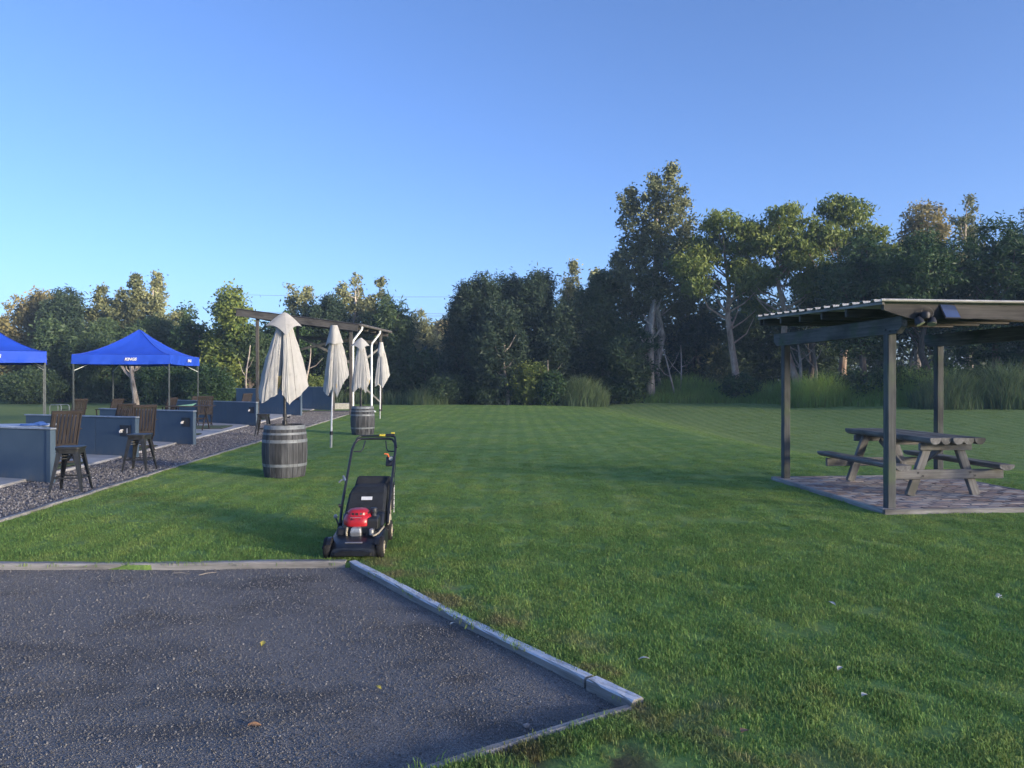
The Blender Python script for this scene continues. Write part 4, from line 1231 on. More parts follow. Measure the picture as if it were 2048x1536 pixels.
MB().loft([[(.215, .60, .12), (.245, .60, .12), (.245, .80, .10), (.215, .80, .10)], [(.215, .70, .30), (.240, .70, .30), (.240, .80, .30), (.215, .80, .30)], [(.212, .84, .40), (.232, .84, .40), (.232, .90, .39), (.212, .90, .39)]]).build('side_guard', M['cream'], mw, bevel=.008)
# handle
LH = [(-.225, .60, .19), (-.232, .74, .335), (-.238, 1.42, .82)]
RH = [(.225, .60, .19), (.226, .74, .335), (.222, 1.42, .82)]
arc = [(-.222, 1.50, .885), (-.190, 1.545, .918), (-.155, 1.56, .928), (.14, 1.56, .928), (.180, 1.545, .918), (.210, 1.50, .885)]
MB().tube(LH + arc + RH[::-1], .0135, 12).build('handle', M['poleblack'], mw, smooth=True)
MB().tube([(-.232, 1.43, .835), (-.20, 1.545, .935), (-.16, 1.58, .957), (.15, 1.585, .957), (.205, 1.555, .945), (.232, 1.43, .84)], .010, 10).build('brake_bar', M['poleblack'], mw, smooth=True)
for s, x in ((-1, -.225), (1, .215)):
    MB().tube([(x, 1.44, .80), (x - s * .075, 1.46, .80), (x - s * .095, 1.49, .83), (x - s * .11, 1.555, .905)], .007, 8).build('drive_bail', M['poleblack'], mw, smooth=True)
bar('yellow_grip', (.030, 1.588, .962), (.10, 1.588, .962), .030, .026, M['yellow'], mw)
bar('yellow_grip', (.155, 1.595, .985), (.20, 1.595, .985), .028, .020, M['yellow'], mw)
bar('grip_sleeve', (.105, 1.586, .962), (.20, 1.586, .966), .034, .034, M['poleblack'], mw)
MB().loft([[(.130, 1.30, .655), (.215, 1.30, .655), (.215, 1.36, .655), (.130, 1.36, .655)], [(.133, 1.33, .755), (.213, 1.33, .755), (.213, 1.39, .755), (.133, 1.39, .755)]]).build('throttle_box', M['plate'], mw, bevel=.008)
MB().tube([(.165, 1.33, .745), (.150, 1.31, .785), (.118, 1.305, .785)], .009, 8).build('throttle_lever', M['orange'], mw, smooth=True)
MB().lathe([(.022, -.012), (.022, .012)], 14, (.185, 1.318, .735), 'Y').build('throttle_dial', M['sleeve'], mw)
MB().tube([(-.24, 1.06, .560), (-.285, 1.04, .548), (-.31, 1.03, .525)], .009, 8).build('fold_clamp', M['chrome'], mw, smooth=True)
MB().tube([(-.235, 1.02, .53), (-.27, 1.05, .59)], .012, 8).build('fold_clamp', M['chrome'], mw, smooth=True)
MB().lathe([(.020, -.012), (.014, .014)], 12, (-.250, .74, .338), 'X').build('handle_knob', M['plate'], mw)
for k, (dx, dz) in enumerate(((.012, .012), (-.014, .016), (.02, -.01))):
    pts = [(.226 + dx * math.sin(u * 9 + k), .66 + .66 * u, .26 + .42 * u + dz + .02 * math.sin(u * 6 + k)) for u in np.linspace(0, 1, 14)]
    MB().tube(pts, .0035, 6).build('control_cable', M['plate'], mw, smooth=True)

# ------------------------------------------------------------------ open shed behind the bays
G1 = Vector((-7.04, 33.7, 0)); gd = Vector((.123, .992, 0)).normalized(); pd = Vector((-.992, .123, 0)).normalized()
def SP(u, w, z): return G1 + pd * u + gd * w + Vector((0, 0, z))     # u: up-slope from the gutter, w: into the picture
def sz(u): return 4.17 + .132 * u
sd = empty('open_shed', (G1.x - 3, G1.y + 2, 0))
tag(sd, 'open sided timber shed with sloping dark roof behind the umbrellas', 'shed')
inv = Matrix.Translation((-(G1.x - 3), -(G1.y + 2), 0))
def SB(name, a, b, w, h, mat, up=(0, 0, 1)):
    o = bar(name, inv @ a, inv @ b, w, h, mat, sd, up, .008); return o
U, Wd = 5.8, 4.8
SB('fascia', SP(-.05, -.03, sz(0) - .17), SP(U, -.03, sz(U) - .17), .05, .34, M['shedwood'])
SB('fascia', SP(U + .03, 0, sz(U) - .17), SP(U + .03, Wd, sz(U) - .17), .05, .26, M['shedwood'])
SB('fascia', SP(-.02, Wd, sz(0) - .17), SP(U, Wd, sz(U) - .17), .05, .26, M['shedwood'])
for k in range(8):
    u0, w0, w1 = -.12, k * (Wd + .2) / 8 - .10, (k + 1) * (Wd + .2) / 8 - .10
    v = []
    nn = 6
    for i in range(nn * 2 + 1):
        w = w0 + (w1 - w0) * i / (nn * 2)
        for u in (-.12, U + .10):
            p = inv @ SP(u, w, sz(u) + (.018 if i % 2 else 0))
            v.append(p)
    b = [p - Vector((0, 0, .006)) for p in v]
    q = len(v)
    f = [(2 * i, 2 * i + 1, 2 * i + 3, 2 * i + 2) for i in range(nn * 2)] + [(q + 2 * i, q + 2 * i + 2, q + 2 * i + 3, q + 2 * i + 1) for i in range(nn * 2)]
    f += [(2 * i, 2 * i + 2, q + 2 * i + 2, q + 2 * i) for i in range(nn * 2)] + [(2 * i + 1, q + 2 * i + 1, q + 2 * i + 3, 2 * i + 3) for i in range(nn * 2)]
    MB().add(v + b, f).build('roof_sheet', M['rust_iron'], sd)
for w in (.5, 1.7, 2.9, 4.1):
    SB('rafter', SP(.05, w, sz(0) - .13), SP(U - .05, w, sz(U) - .13), .06, .20, M['rafter'])
for u in (.35, U * .5, U - .95):
    for w in (.12, Wd - .12):
        if u == U * .5 and w < 1: continue
        SB('post', SP(u, w, -.05), SP(u, w, sz(u) - .22), .13, .13, M['shedwood'], (1, 0, 0))
SB('brace', SP(U - 1.0, Wd - .20, 3.95), SP(1.4, Wd - .20, 2.25), .05, .13, M['tablewood'])
SB('brace', SP(U - 1.2, Wd - .26, 3.25), SP(.9, Wd - .26, 4.0), .05, .12, M['tablewood'])
SB('brace', SP(.35, .2, 2.1), SP(.35, Wd - .2, 3.3), .05, .11, M['tablewood'])
SB('brace', SP(.35, .3, 1.75), SP(.35, Wd - .1, .45), .05, .11, M['tablewood'])
SB('girt', SP(.35, Wd - .12, 3.55), SP(U - .9, Wd - .12, 3.9), .05, .16, M['shedwood'])
gt = MB().tube([inv @ SP(-.16, -.05, sz(-.2) - .02), inv @ SP(-.16, Wd + .05, sz(-.2) - .02)], .065, 10).build('gutter', M['rust_iron'], sd, smooth=True)
for nm, w in (('downpipe', .25), ('downpipe', 3.0)):
    p = [SP(-.14, w, sz(0) - .06), SP(-.13, w, sz(0) - .22), SP(.27, w, sz(0) - .72), SP(.30, w, sz(0) - .90), SP(.30, w, .25), SP(.26, w, .12), SP(.10, w, .03)]
    MB().tube([inv @ q for q in p], .052, 14).build(nm, M['pvc'], sd, smooth=True)
    for z in (1.3, 2.6):
        MB().lathe([(.058, -.02), (.058, .02)], 14, inv @ SP(.30, w, z)).build('pipe_bracket', M['pvc'], sd)
cb = MB().box((0, 0, .17), (1.05, .55, .34)).build('concrete_block', M['block'], None, Matrix.Translation((at(683, 41.5), 41.5, 0.0)) @ Matrix.Rotation(.1, 4, 'Z'), bevel=.02)
tag(cb, 'pale concrete block at the far end of the slab by the shed post', 'block')

# ------------------------------------------------------------------ vegetation
def leaves(cent, size, aspect, droop, rs, spread_size=.35):
    """diamond leaves at the given centres (N,3)"""
    n = len(cent)
    d = rs.normal(size=(n, 3)); d[:, 2] = d[:, 2] * .8 - droop
    d /= np.linalg.norm(d, axis=1, keepdims=True) + 1e-9
    r = rs.normal(size=(n, 3))
    s = np.cross(d, r); s /= np.linalg.norm(s, axis=1, keepdims=True) + 1e-9
    L = size * (1 + spread_size * rs.uniform(-1, 1, (n, 1)))
    W = L * aspect
    v = np.stack([cent - d * L * .5, cent + s * W * .5 - d * L * .05, cent + d * L * .5, cent - s * W * .5 - d * L * .05], 1).reshape(-1, 3)
    f = np.arange(4 * n).reshape(n, 4)
    return v, f

def blobs(subs, rad, per, rs, flat=1.0):
    """leaf centres round each sub-clump centre"""
    n = len(subs)
    o = rs.normal(size=(n, per, 3)) * .52
    o[..., 2] *= flat
    rr = rad * (1 + .35 * rs.uniform(-1, 1, (n, 1, 1)))
    return (subs[:, None, :] + o * rr).reshape(-1, 3)

def tree(kind, px, ytop, D, wpx, leaf, bk, label, seed, base=0.25, name=None, dens=1.0, trunk_px=None, trunks=1, group='trees along the edge of the wood', lsize=None, lean=0.0, fall=.26):
    rs = np.random.RandomState(seed)
    X = at(px, D); zg = tz(X, D) - .1
    H = CAM_H + (HOR - ytop) / FPX * D - zg
    W = wpx / FPX * D
    names = {'spire': 'paperbark_tree', 'dome': 'broadleaf_tree', 'umbrella': 'gum_tree', 'feather': 'she_oak_tree', 'open': 'open_crowned_tree', 'wattle': 'wattle_tree'}
    root = empty(name or names[kind], (X, D, zg))
    tag(root, label, 'tree', group)
    subs, targets = [], []
    sub_r = .42
    if kind == 'spire':
        nc = max(2, int(round(W / 1.3)))
        for c in range(nc):
            ox = (c + .5) / nc - .5
            cx = ox * W * .82 + rs.uniform(-.15, .15); cy = rs.uniform(-.5, .5) * W * .6
            top = H * (1 - fall * abs(ox) * 2 * rs.uniform(.3, 1.1) - rs.uniform(0, .08))
            if c == nc // 2: top = H
            bot = H * (base + rs.uniform(-.05, .10))
            rc = W / nc * .95
            m = int(15 * (top - bot) * rc * dens)
            u = rs.uniform(0, 1, m)
            rad = rc * np.minimum(1, (1 - u) ** .55 * 1.05 + .04) * (.50 + .50 * np.abs(np.sin(u * rs.uniform(6, 10) + c * 2))) * rs.uniform(.75, 1.2, m)
            a = rs.uniform(0, 6.283, m); q = np.sqrt(rs.uniform(.1, 1, m))
            subs.append(np.stack([cx + rad * q * np.cos(a), cy + rad * q * np.sin(a), bot + (top - bot) * u], 1))
            targets += [(cx, cy, bot + (top - bot) * k) for k in (.15, .35, .55, .8, .94)]
            for q_ in range(5):            # side boughs that break the column's outline
                a = rs.uniform(0, 6.283); zz = bot + (top - bot) * rs.uniform(.1, .82); L_ = rc * rs.uniform(.9, 1.7)
                k_ = 7
                uu = np.linspace(.3, 1, k_)
                subs.append(np.stack([cx + np.cos(a) * L_ * uu, cy + np.sin(a) * L_ * uu, zz + .5 * uu * L_ * rs.uniform(.3, 1.2) + 0 * uu], 1))
        sub_r = .36
    elif kind in ('dome', 'feather', 'wattle', 'open'):
        nl = {'dome': 9, 'feather': 11, 'wattle': 12, 'open': 9}[kind]
        cz = H * (base + (1 - base) * .5); rz = H * (1 - base) * .5; rx = W * .5
        for c in range(nl):
            if c == 0: p = np.array([0, 0, .62]); 
            else:
                p = rs.normal(size=3); p /= np.linalg.norm(p); p *= rs.uniform(.45, .78)
            lr = rs.uniform(.34, .52)
            if c == 0: lr = .38
            cen = np.array([p[0] * rx, p[1] * rx, cz + p[2] * rz])
            lrx, lrz = lr * rx, lr * rz * (.75 if kind == 'wattle' else 1.0)
            vol = lrx * lrz
            m = int({'dome': 36, 'feather': 34, 'wattle': 38, 'open': 20}[kind] * vol * dens) + 8
            q = rs.normal(size=(m, 3)); q /= np.linalg.norm(q, axis=1, keepdims=True); q *= rs.uniform(.25, 1, (m, 1)) ** .45
            subs.append(cen + q * np.array([lrx, lrx, lrz]))
            targets.append(tuple(cen)); targets.append(tuple(cen + np.array([rs.uniform(-.5, .5) * lrx, rs.uniform(-.5, .5) * lrx, lrz * .5])))
        if kind in ('feather', 'wattle'):       # skirt that hides the stem
            m = int(16 * W * H * base * dens)
            a = rs.uniform(0, 6.283, m); q = rs.uniform(.3, .95, m)
            subs.append(np.stack([rx * .8 * q * np.cos(a), rx * .8 * q * np.sin(a), H * base * rs.uniform(.35, 1.3, m)], 1))
        if kind == 'feather':                   # ragged pointed shoots above the crown
            for c in range(int(8 + W * 1.6)):
                bx, by = rs.uniform(-.46, .46) * W, rs.uniform(-.3, .3) * W
                zt = H * (1 - .5 * abs(bx) / W * 1.1) * rs.uniform(.86, 1.03)
                k = 8
                subs.append(np.stack([bx + rs.uniform(-.15, .15, k), by + rs.uniform(-.15, .15, k), np.linspace(zt - 1.6, zt, k)], 1))
    elif kind == 'umbrella':
        nl = max(9, int(W * 2.6))
        for c in range(nl):
            ox = (c + .5) / nl - .5
            up = 1 - 1.1 * ox * ox
            tier = c % 3
            cen = np.array([ox * W * .92 + rs.uniform(-.3, .3), rs.uniform(-.25, .25) * W, H * up * (.91 - (0, .10, .26)[tier] - rs.uniform(0, .06))])
            lr = rs.uniform(.15, .21) * W * (1, .95, .8)[tier]
            m = int(34 * lr * lr * dens) + 10
            q = rs.normal(size=(m, 3)); q /= np.linalg.norm(q, axis=1, keepdims=True); q *= rs.uniform(.2, 1, (m, 1)) ** .5
            subs.append(cen + q * np.array([lr, lr, lr * .62]))
            targets.append(tuple(cen - np.array([0, 0, lr * .3])))
            targets.append(tuple(cen + np.array([rs.uniform(-.6, .6) * lr, rs.uniform(-.6, .6) * lr, lr * .3])))
        sub_r = .38
    subs = np.concatenate(subs)
    per = {'spire': 26, 'dome': 28, 'umbrella': 28, 'feather': 32, 'wattle': 34, 'open': 24}[kind]
    size = lsize or {'spire': .225, 'dome': .245, 'umbrella': .30, 'feather': .32, 'wattle': .29, 'open': .23}[kind] * (D / 50.0) ** .7
    asp = {'spire': .48, 'dome': .5, 'umbrella': .34, 'feather': .22, 'wattle': .28, 'open': .45}[kind]
    droop = {'spire': -.3, 'dome': .0, 'umbrella': .9, 'feather': -.35, 'wattle': .1, 'open': -.1}[kind]
    cent = blobs(subs, sub_r, per, rs, .8)
    v, f = leaves(cent, size, asp, droop, rs)
    link('crown', np_mesh('crown', v, f), M[leaf], root)
    # trunk(s) and limbs
    rb = .10 + .013 * H
    fork = H * (.34 if kind != 'umbrella' else .42)
    for t in range(trunks):
        tx = 0 if trunk_px is None else at(trunk_px, D) - X
        tx += (t - (trunks - 1) / 2) * .55
        sway = rs.uniform(-.25, .25, (6, 2))
        pts = []
        for k in range(7):
            u = k / 6
            z = u * H * .86
            pts.append((tx * (1 - u) + lean * u * (1 - u) * 2 + (sway[min(k, 5)][0] if k else 0), (sway[min(k, 5)][1] if k else 0), z))
        MB().tube(pts, [rb * (1.25 if k == 0 else 1) * (1 - .80 * k / 6) for k in range(7)], 9).build('trunk', M[bk], root, smooth=True)
    lim = MB()
    rs.shuffle(targets)
    for tg in targets[:22]:
        tg = np.array(tg)
        z0 = max(fork * rs.uniform(.6, 1.1), tg[2] - rs.uniform(.8, 3.0))
        u = min(.95, z0 / (H * .86))
        a = np.array([pts[min(6, int(u * 6))][0], pts[min(6, int(u * 6))][1], z0])
        b = (a + tg) / 2 + np.array([rs.uniform(-.25, .25), rs.uniform(-.25, .25), -.12 * np.linalg.norm(tg - a)])
        r0 = .035 + .011 * np.linalg.norm(tg - a)
        lim.tube([a, (a * .6 + b * .4), b, (b + tg) / 2 + rs.uniform(-.12, .12, 3), tg], [r0, r0 * .8, r0 * .6, r0 * .4, r0 * .18], 6, cap=False)
    lim.build('branches', M[bk], root, smooth=True)
    return root

T = [
 # kind, px, ytop, D, wpx, leaf, bark, label, seed, options
 ('dome', 8, 634, 58, 130, 'rust', 'barkdark', 'low golden olive tree at the extreme left edge', 1, dict(base=.12)),
 ('open', 78, 584, 60, 140, 'rust', 'barkpale', 'thin crowned rusty orange tree near the left frame edge', 2, dict(base=.3)),
 ('feather', 138, 586, 57, 84, 'she', 'barkdark', 'dark fine leaved tree right of the rusty one', 3, dict(base=.2)),
 ('spire', 188, 572, 58, 62, 'paper', 'barkpale', 'narrow pointed tree rising left of the blue canopy peak', 4, dict(base=.25)),
 ('spire', 218, 598, 60, 54, 'pale', 'barkpale', 'short pale pointed tree just left of the twin lit spires', 5, dict(base=.25)),
 ('spire', 262, 552, 58, 78, 'paper', 'barkpale', 'tall upright tree, left of the two lit spires over the blue canopy', 6, dict(base=.25, trunk_px=268)),
 ('spire', 307, 543, 58, 84, 'pale', 'barkpale', 'tallest left hand tree, sunlit spire over the blue canopy', 7, dict(base=.3)),
 ('open', 366, 614, 60, 84, 'gum', 'barkdark', 'low sparse tree between the lit spires and the round tree', 8, dict(base=.25)),
 ('dome', 456, 580, 50, 128, 'bright', 'barkdark', 'round dense yellow green tree left of the shed roof', 9, dict(base=.12)),
 ('dome', 398, 648, 52, 110, 'wattle', 'barkdark', 'low dark bushy tree behind the right canopy leg', 10, dict(base=.05)),
 ('feather', 320, 636, 55, 120, 'gum', 'barkdark', 'dark tree behind the peak of the whole canopy', 11, dict(base=.08)),
 ('feather', 205, 640, 54, 120, 'gum', 'barkdark', 'dark tree behind the left half of the whole canopy', 12, dict(base=.08)),
 ('dome', 120, 650, 55, 120, 'gum', 'barkdark', 'dark low tree in the gap between the two canopies', 13, dict(base=.05)),
 ('open', 266, 650, 49, 60, 'gum', 'barkpale', 'pale trunked tree seen under the whole canopy', 14, dict(base=.5, trunk_px=268, name='pale_trunk_tree')),
 ('spire', 604, 578, 56, 84, 'pale', 'barkpale', 'pale sunlit tree over the left half of the shed roof', 15, dict(base=.2)),
 ('feather', 655, 588, 54, 96, 'she', 'barkdark', 'dark tree over the middle of the shed roof', 16, dict(base=.1)),
 ('spire', 712, 544, 56, 92, 'pale', 'barkpale', 'tall pale open topped tree above the shed roof', 17, dict(base=.3, dens=.8)),
 ('spire', 752, 562, 57, 70, 'paper', 'barkpale', 'slim pale tree just right of the open topped one', 18, dict(base=.25, dens=.8)),
 ('feather', 775, 598, 53, 120, 'gum', 'barkdark', 'dark broad tree right of the shed gutter', 19, dict(base=.08)),
 ('dome', 560, 640, 52, 130, 'wattle', 'barkdark', 'dark tree standing behind the open shed', 20, dict(base=.08)),
 ('feather', 500, 650, 50, 100, 'gum', 'barkdark', 'dark tree behind the left shed post', 21, dict(base=.1)),
 ('dome', 690, 650, 54, 120, 'gum', 'barkdark', 'dark tree seen between the two downpipes', 22, dict(base=.08)),
 ('open', 838, 622, 66, 100, 'pale', 'barkpale', 'sunlit pale tree at the left of the dip with power lines', 23, dict(base=.1, dens=1.5)),
 ('dome', 884, 636, 90, 110, 'rust', 'barkpale', 'far golden tree in the dip below the power lines', 24, dict(base=.1)),
 ('dome', 850, 700, 52, 130, 'wattle', 'barkdark', 'low dark tree below the golden far tree', 25, dict(base=.03)),
 ('feather', 930, 592, 51, 90, 'she', 'barkdark', 'dark ragged tree at the left end of the centre wood', 26, dict(base=.06)),
 ('feather', 968, 545, 50, 120, 'she', 'barkdark', 'tall dark tree, left of the two in the centre wood', 27, dict(base=.10)),
 ('feather', 1022, 548, 52, 110, 'she', 'barkdark', 'tall dark tree in the middle of the centre wood with a pale trunk', 28, dict(base=.12)),
 ('feather', 1075, 545, 51, 120, 'she', 'barkdark', 'dark tree with layered top left of the lit narrow spire', 29, dict(base=.12)),
 ('spire', 1139, 524, 56, 50, 'pale', 'barkpale', 'narrow sunlit spire in the centre of the wood', 30, dict(base=.3)),
 ('spire', 1178, 540, 60, 60, 'pale', 'barkpale', 'pale lit tree half hidden behind the feathery tree', 31, dict(base=.3)),
 ('wattle', 1206, 530, 50, 110, 'gum', 'barkdark', 'feathery grey green tree left of the tallest tree', 32, dict(base=.12)),
 ('spire', 1316, 344, 49, 172, 'paper', 'barkpale', 'tallest tree, many pointed paperbark with lit pale trunks', 33, dict(base=.36, trunk_px=1302, trunks=3, dens=1.1, fall=.12)),
 ('spire', 1262, 470, 51, 90, 'paper', 'barkpale', 'lower grey green tree against the left side of the tallest tree', 34, dict(base=.25)),
 ('umbrella', 1446, 402, 46, 190, 'bright', 'barkpink', 'green gum with drooping leaves right of the tallest tree', 35, dict(trunk_px=1470, dens=.85)),
 ('umbrella', 1560, 388, 45, 180, 'bright', 'barkpink', 'gum tree with long leaning pinkish trunk over the shelter corner', 36, dict(trunk_px=1612, lean=-1.4, dens=.75)),
 ('umbrella', 1672, 378, 46, 210, 'bright', 'barkpink', 'broad gum with sunlit yellow green top above the shelter', 37, dict(trunk_px=1690, dens=1.0)),
 ('spire', 1370, 560, 52, 120, 'paper', 'barkpale', 'short tree filling the gap right of the tallest tree', 38, dict(base=.2)),
 ('feather', 1500, 600, 52, 150, 'gum', 'barkdark', 'dark tree under the gum crowns left of the shelter', 39, dict(base=.08)),
 ('open', 1620, 520, 47, 90, 'gum', 'barkdark', 'bare branched tree just left of the dark wattle mass', 40, dict(base=.35, dens=.7)),
 ('wattle', 1722, 452, 41, 210, 'wattle', 'barkdark', 'dark dense wattle directly above the shelter roof corner', 41, dict(base=.14)),
 ('wattle', 1850, 446, 40, 230, 'wattle', 'barkdark', 'dark dense wattle above the middle of the shelter roof', 42, dict(base=.14)),
 ('wattle', 1990, 420, 39, 220, 'wattle', 'barkdark', 'tall dark wattle at the right frame edge', 43, dict(base=.14)),
 ('wattle', 2110, 440, 38, 200, 'wattle', 'barkdark', 'dark wattle cut by the right frame edge', 44, dict(base=.14)),
 ('open', 1832, 404, 50, 130, 'rust', 'barkpale', 'pale orange sunlit crown showing behind the dark wattles', 45, dict(base=.4, dens=1.6)),
 ('spire', 1934, 384, 50, 62, 'paper', 'barkpale', 'thin grey tree top poking above the dark wattles', 46, dict(base=.5, dens=.7)),
 ('spire', 2046, 412, 52, 60, 'paper', 'barkpale', 'grey tree top at the right frame edge above the wattles', 47, dict(base=.5)),
 ('feather', 1120, 610, 49, 110, 'she', 'barkdark', 'dark low tree beneath the narrow lit spire', 48, dict(base=.06)),
 ('feather', 1000, 620, 48, 130, 'she', 'barkdark', 'dark low tree in front of the centre wood', 49, dict(base=.08)),
 ('wattle', 1260, 640, 48, 120, 'gum', 'barkdark', 'dark shrubby tree left of the pale trunk base', 50, dict(base=.08)),
 ('feather', 1390, 640, 51, 130, 'she', 'barkdark', 'dark shrubby tree right of the pale trunk base', 51, dict(base=.08)),
 ('feather', 1620, 610, 50, 150, 'gum', 'barkdark', 'dark tree behind the left shelter post', 52, dict(base=.2)),
]
for (k, px, yt, D, w, lf, bk, lb, sd_, kw) in T:
    tree(k, px, yt, D, w, lf, bk, lb, sd_, **kw)

# bare pale stems that stand out against the dark wood
def stem(px0, px1, ytop, D, r, label, seed, y_bend=0.0, fork=False):
    rs = np.random.RandomState(seed)
    x0, x1 = at(px0, D), at(px1, D)
    zg = tz(x0, D) - .1
    H = CAM_H + (HOR - ytop) / FPX * D - zg
    root = empty('bare_trunk', (x0, D, zg)); tag(root, label, 'tree trunk', 'pale stems against the dark wood')
    pts = [((x1 - x0) * u + y_bend * math.sin(u * 5 + seed), .15 * math.sin(u * 4 + seed), H * u) for u in np.linspace(0, 1, 9)]
    MB().tube(pts, [r * (1.2 - .8 * u) for u in np.linspace(0, 1, 9)], 8).build('trunk', M['barkpale'], root, smooth=True)
    lm_ = MB()
    for k in range(5 if fork else 2):
        p = np.array(pts[4 + k % 4]); s = 1 if k % 2 else -1
        q = p + np.array([s * rs.uniform(.4, 1.1), rs.uniform(-.3, .3), rs.uniform(.5, 1.4)])
        lm_.tube([p, (p + q) / 2 + np.array([0, 0, -.15]), q], [r * .45, r * .3, r * .12], 6, cap=False)
    lm_.build('branches', M['barkpale'], root, smooth=True)
for a in [(1013, 1010, 690, 47, .13, 'pale trunk in the dark centre wood', 1, .12, True), (1300, 1306, 600, 47.5, .26, 'thick pale trunk base of the tallest tree', 2, .1, True),
          (1356, 1326, 700, 47, .07, 'thin pale stem leaning left beside the tallest tree', 3, .05), (1362, 1362, 690, 47.5, .06, 'thin upright stem beside the leaning one', 4, .04),
          (1600, 1596, 670, 45, .12, 'forked pale stem right of the left shelter post', 5, .15, True), (1622, 1634, 672, 45, .10, 'crooked pale stem between the shelter posts', 6, .25, True),
          (1812, 1830, 690, 42, .10, 'slanting pale stem right of the front shelter post', 7, .15, True), (268, 268, 700, 47, .17, 'white trunk under the whole blue canopy', 8, .08, True),
          (498, 496, 690, 45, .07, 'thin crooked stem just left of the shed post', 9, .12), (612, 618, 690, 46, .07, 'thin pale stem seen through the open shed', 10, .1),
          (1095, 1096, 720, 46.5, .04, 'thin straight sapling stem in front of the centre wood', 11, .02)]:
    stem(*a)

# wood behind the first trees and the shade below them: masses nobody could count
LINE = [(-95, 66), (-45, 62), (-26, 58), (-16, 54), (-8, 52), (4, 51), (14, 50), (24, 49), (34, 47), (60, 44)]
def on_line(t, off):
    xs = np.array([p[0] for p in LINE], float); ys = np.array([p[1] for p in LINE], float)
    x = xs[0] + (xs[-1] - xs[0]) * t
    return x, np.interp(x, xs, ys) + off
rs = np.random.RandomState(77)
n = 2100
x, y = on_line(rs.uniform(0, 1, n), rs.uniform(-1.6, 3.5, n))
hmax = 1.2 + 2.6 * (np.sin(x * .7) * .5 + .5) * rs.uniform(.3, 1, n)
y = np.where(x > 9, y + 2.2, y)
hmax = np.where(x > 9, hmax * .8 + .4, hmax)
subs = np.stack([x, y, terrain(x, y) + hmax * rs.uniform(0, 1, n)], 1)
v, f = leaves(blobs(subs, .62, 34, rs, .8), .26, .35, .0, rs)
tag(link('undergrowth', np_mesh('undergrowth', v, f), M['gum']), 'dark undergrowth at the foot of the trees', 'undergrowth', kind='stuff')
n = 4600
x, y = on_line(rs.uniform(0, 1, n), rs.uniform(6, 17, n))
hb = np.where(x < 8, 6.2, 8.5) - np.where((x > -8.5) & (x < -1.5), 2.6, 0)
subs = np.stack([x, y, hb * rs.uniform(0.02, 1, n) ** 1.1], 1)
v, f = leaves(blobs(subs, 1.0, 26, rs, .9), .5, .45, .0, rs)
tag(link('woodland', np_mesh('woodland', v, f), M['she']), 'dark mass of woodland behind the first trees', 'woodland', kind='stuff')
# unseen wood, sized and thinned to shade the lawn and leak some low sun
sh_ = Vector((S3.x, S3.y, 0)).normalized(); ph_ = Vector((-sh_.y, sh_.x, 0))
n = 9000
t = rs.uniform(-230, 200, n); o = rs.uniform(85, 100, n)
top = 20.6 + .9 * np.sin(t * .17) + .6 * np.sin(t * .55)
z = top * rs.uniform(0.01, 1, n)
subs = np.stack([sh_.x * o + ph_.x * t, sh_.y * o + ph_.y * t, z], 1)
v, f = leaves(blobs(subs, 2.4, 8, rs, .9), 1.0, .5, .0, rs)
tag(link('woodland', np_mesh('woodland', v, f), M['gum']), 'unseen shading wood right of and behind the viewpoint', 'woodland', kind='stuff')

# long unmown grass at the foot of the wood, reeds and tussocks
def long_blades(x, y, h, w, rs, lean=.45):
    n = len(x)
    z = terrain(x, y) - .03
    a = rs.uniform(0, 6.283, n); le = lean * h * rs.uniform(.2, 1.2, n)
    dx, dy = np.cos(a) * le, np.sin(a) * le
    px_, py_ = -np.sin(a) * w / 2, np.cos(a) * w / 2
    v = np.stack([np.stack([x - px_, y - py_, z], 1), np.stack([x + px_, y + py_, z], 1),
                  np.stack([x + px_ * .8 + dx * .3, y + py_ * .8 + dy * .3, z + h * .6], 1), np.stack([x - px_ * .8 + dx * .3, y - py_ * .8 + dy * .3, z + h * .6], 1),
                  np.stack([x + dx, y + dy, z + h * .95], 1), np.stack([x + dx + px_ * .2, y + dy + py_ * .2, z + h * .95], 1)], 1).reshape(-1, 3)
    b = np.arange(n)[:, None] * 6
    f = np.concatenate([b + np.array([[0, 1, 2, 3]]), b + np.array([[3, 2, 5, 4]])])
    return v, f
n = 46000
x = rs.uniform(7, 34, n)
y = np.interp(x, EDGE_X, EDGE_Y) + rs.gamma(1.6, .9, n)
m_ = .5 + .5 * np.sin(x * .9 + 1) * np.sin(x * .37)
dpt = np.clip((y - np.interp(x, EDGE_X, EDGE_Y)) / 2.2, 0, 1)
h = (.35 + dpt * (.7 + 1.0 * m_)) * rs.uniform(.55, 1.1, n)
v, f = long_blades(x, y, h, .035 + 0 * x, rs)
tag(link('long_grass', np_mesh('long_grass', v, f), M['longgrass']), 'long unmown grass along the foot of the wood', 'grass', kind='stuff')
n = 9000
x = rs.uniform(-45, 8, n); y = np.interp(x, [-45, -20, -8, 8], [58, 54, 49, 48]) + rs.gamma(1.5, .8, n)
h = rs.uniform(.3, 1.2, n)
v, f = long_blades(x, y, h, .035 + 0 * x, rs)
tag(link('rough_grass', np_mesh('rough_grass', v, f), M['reed']), 'rough grass at the foot of the left and centre wood', 'grass', kind='stuff')
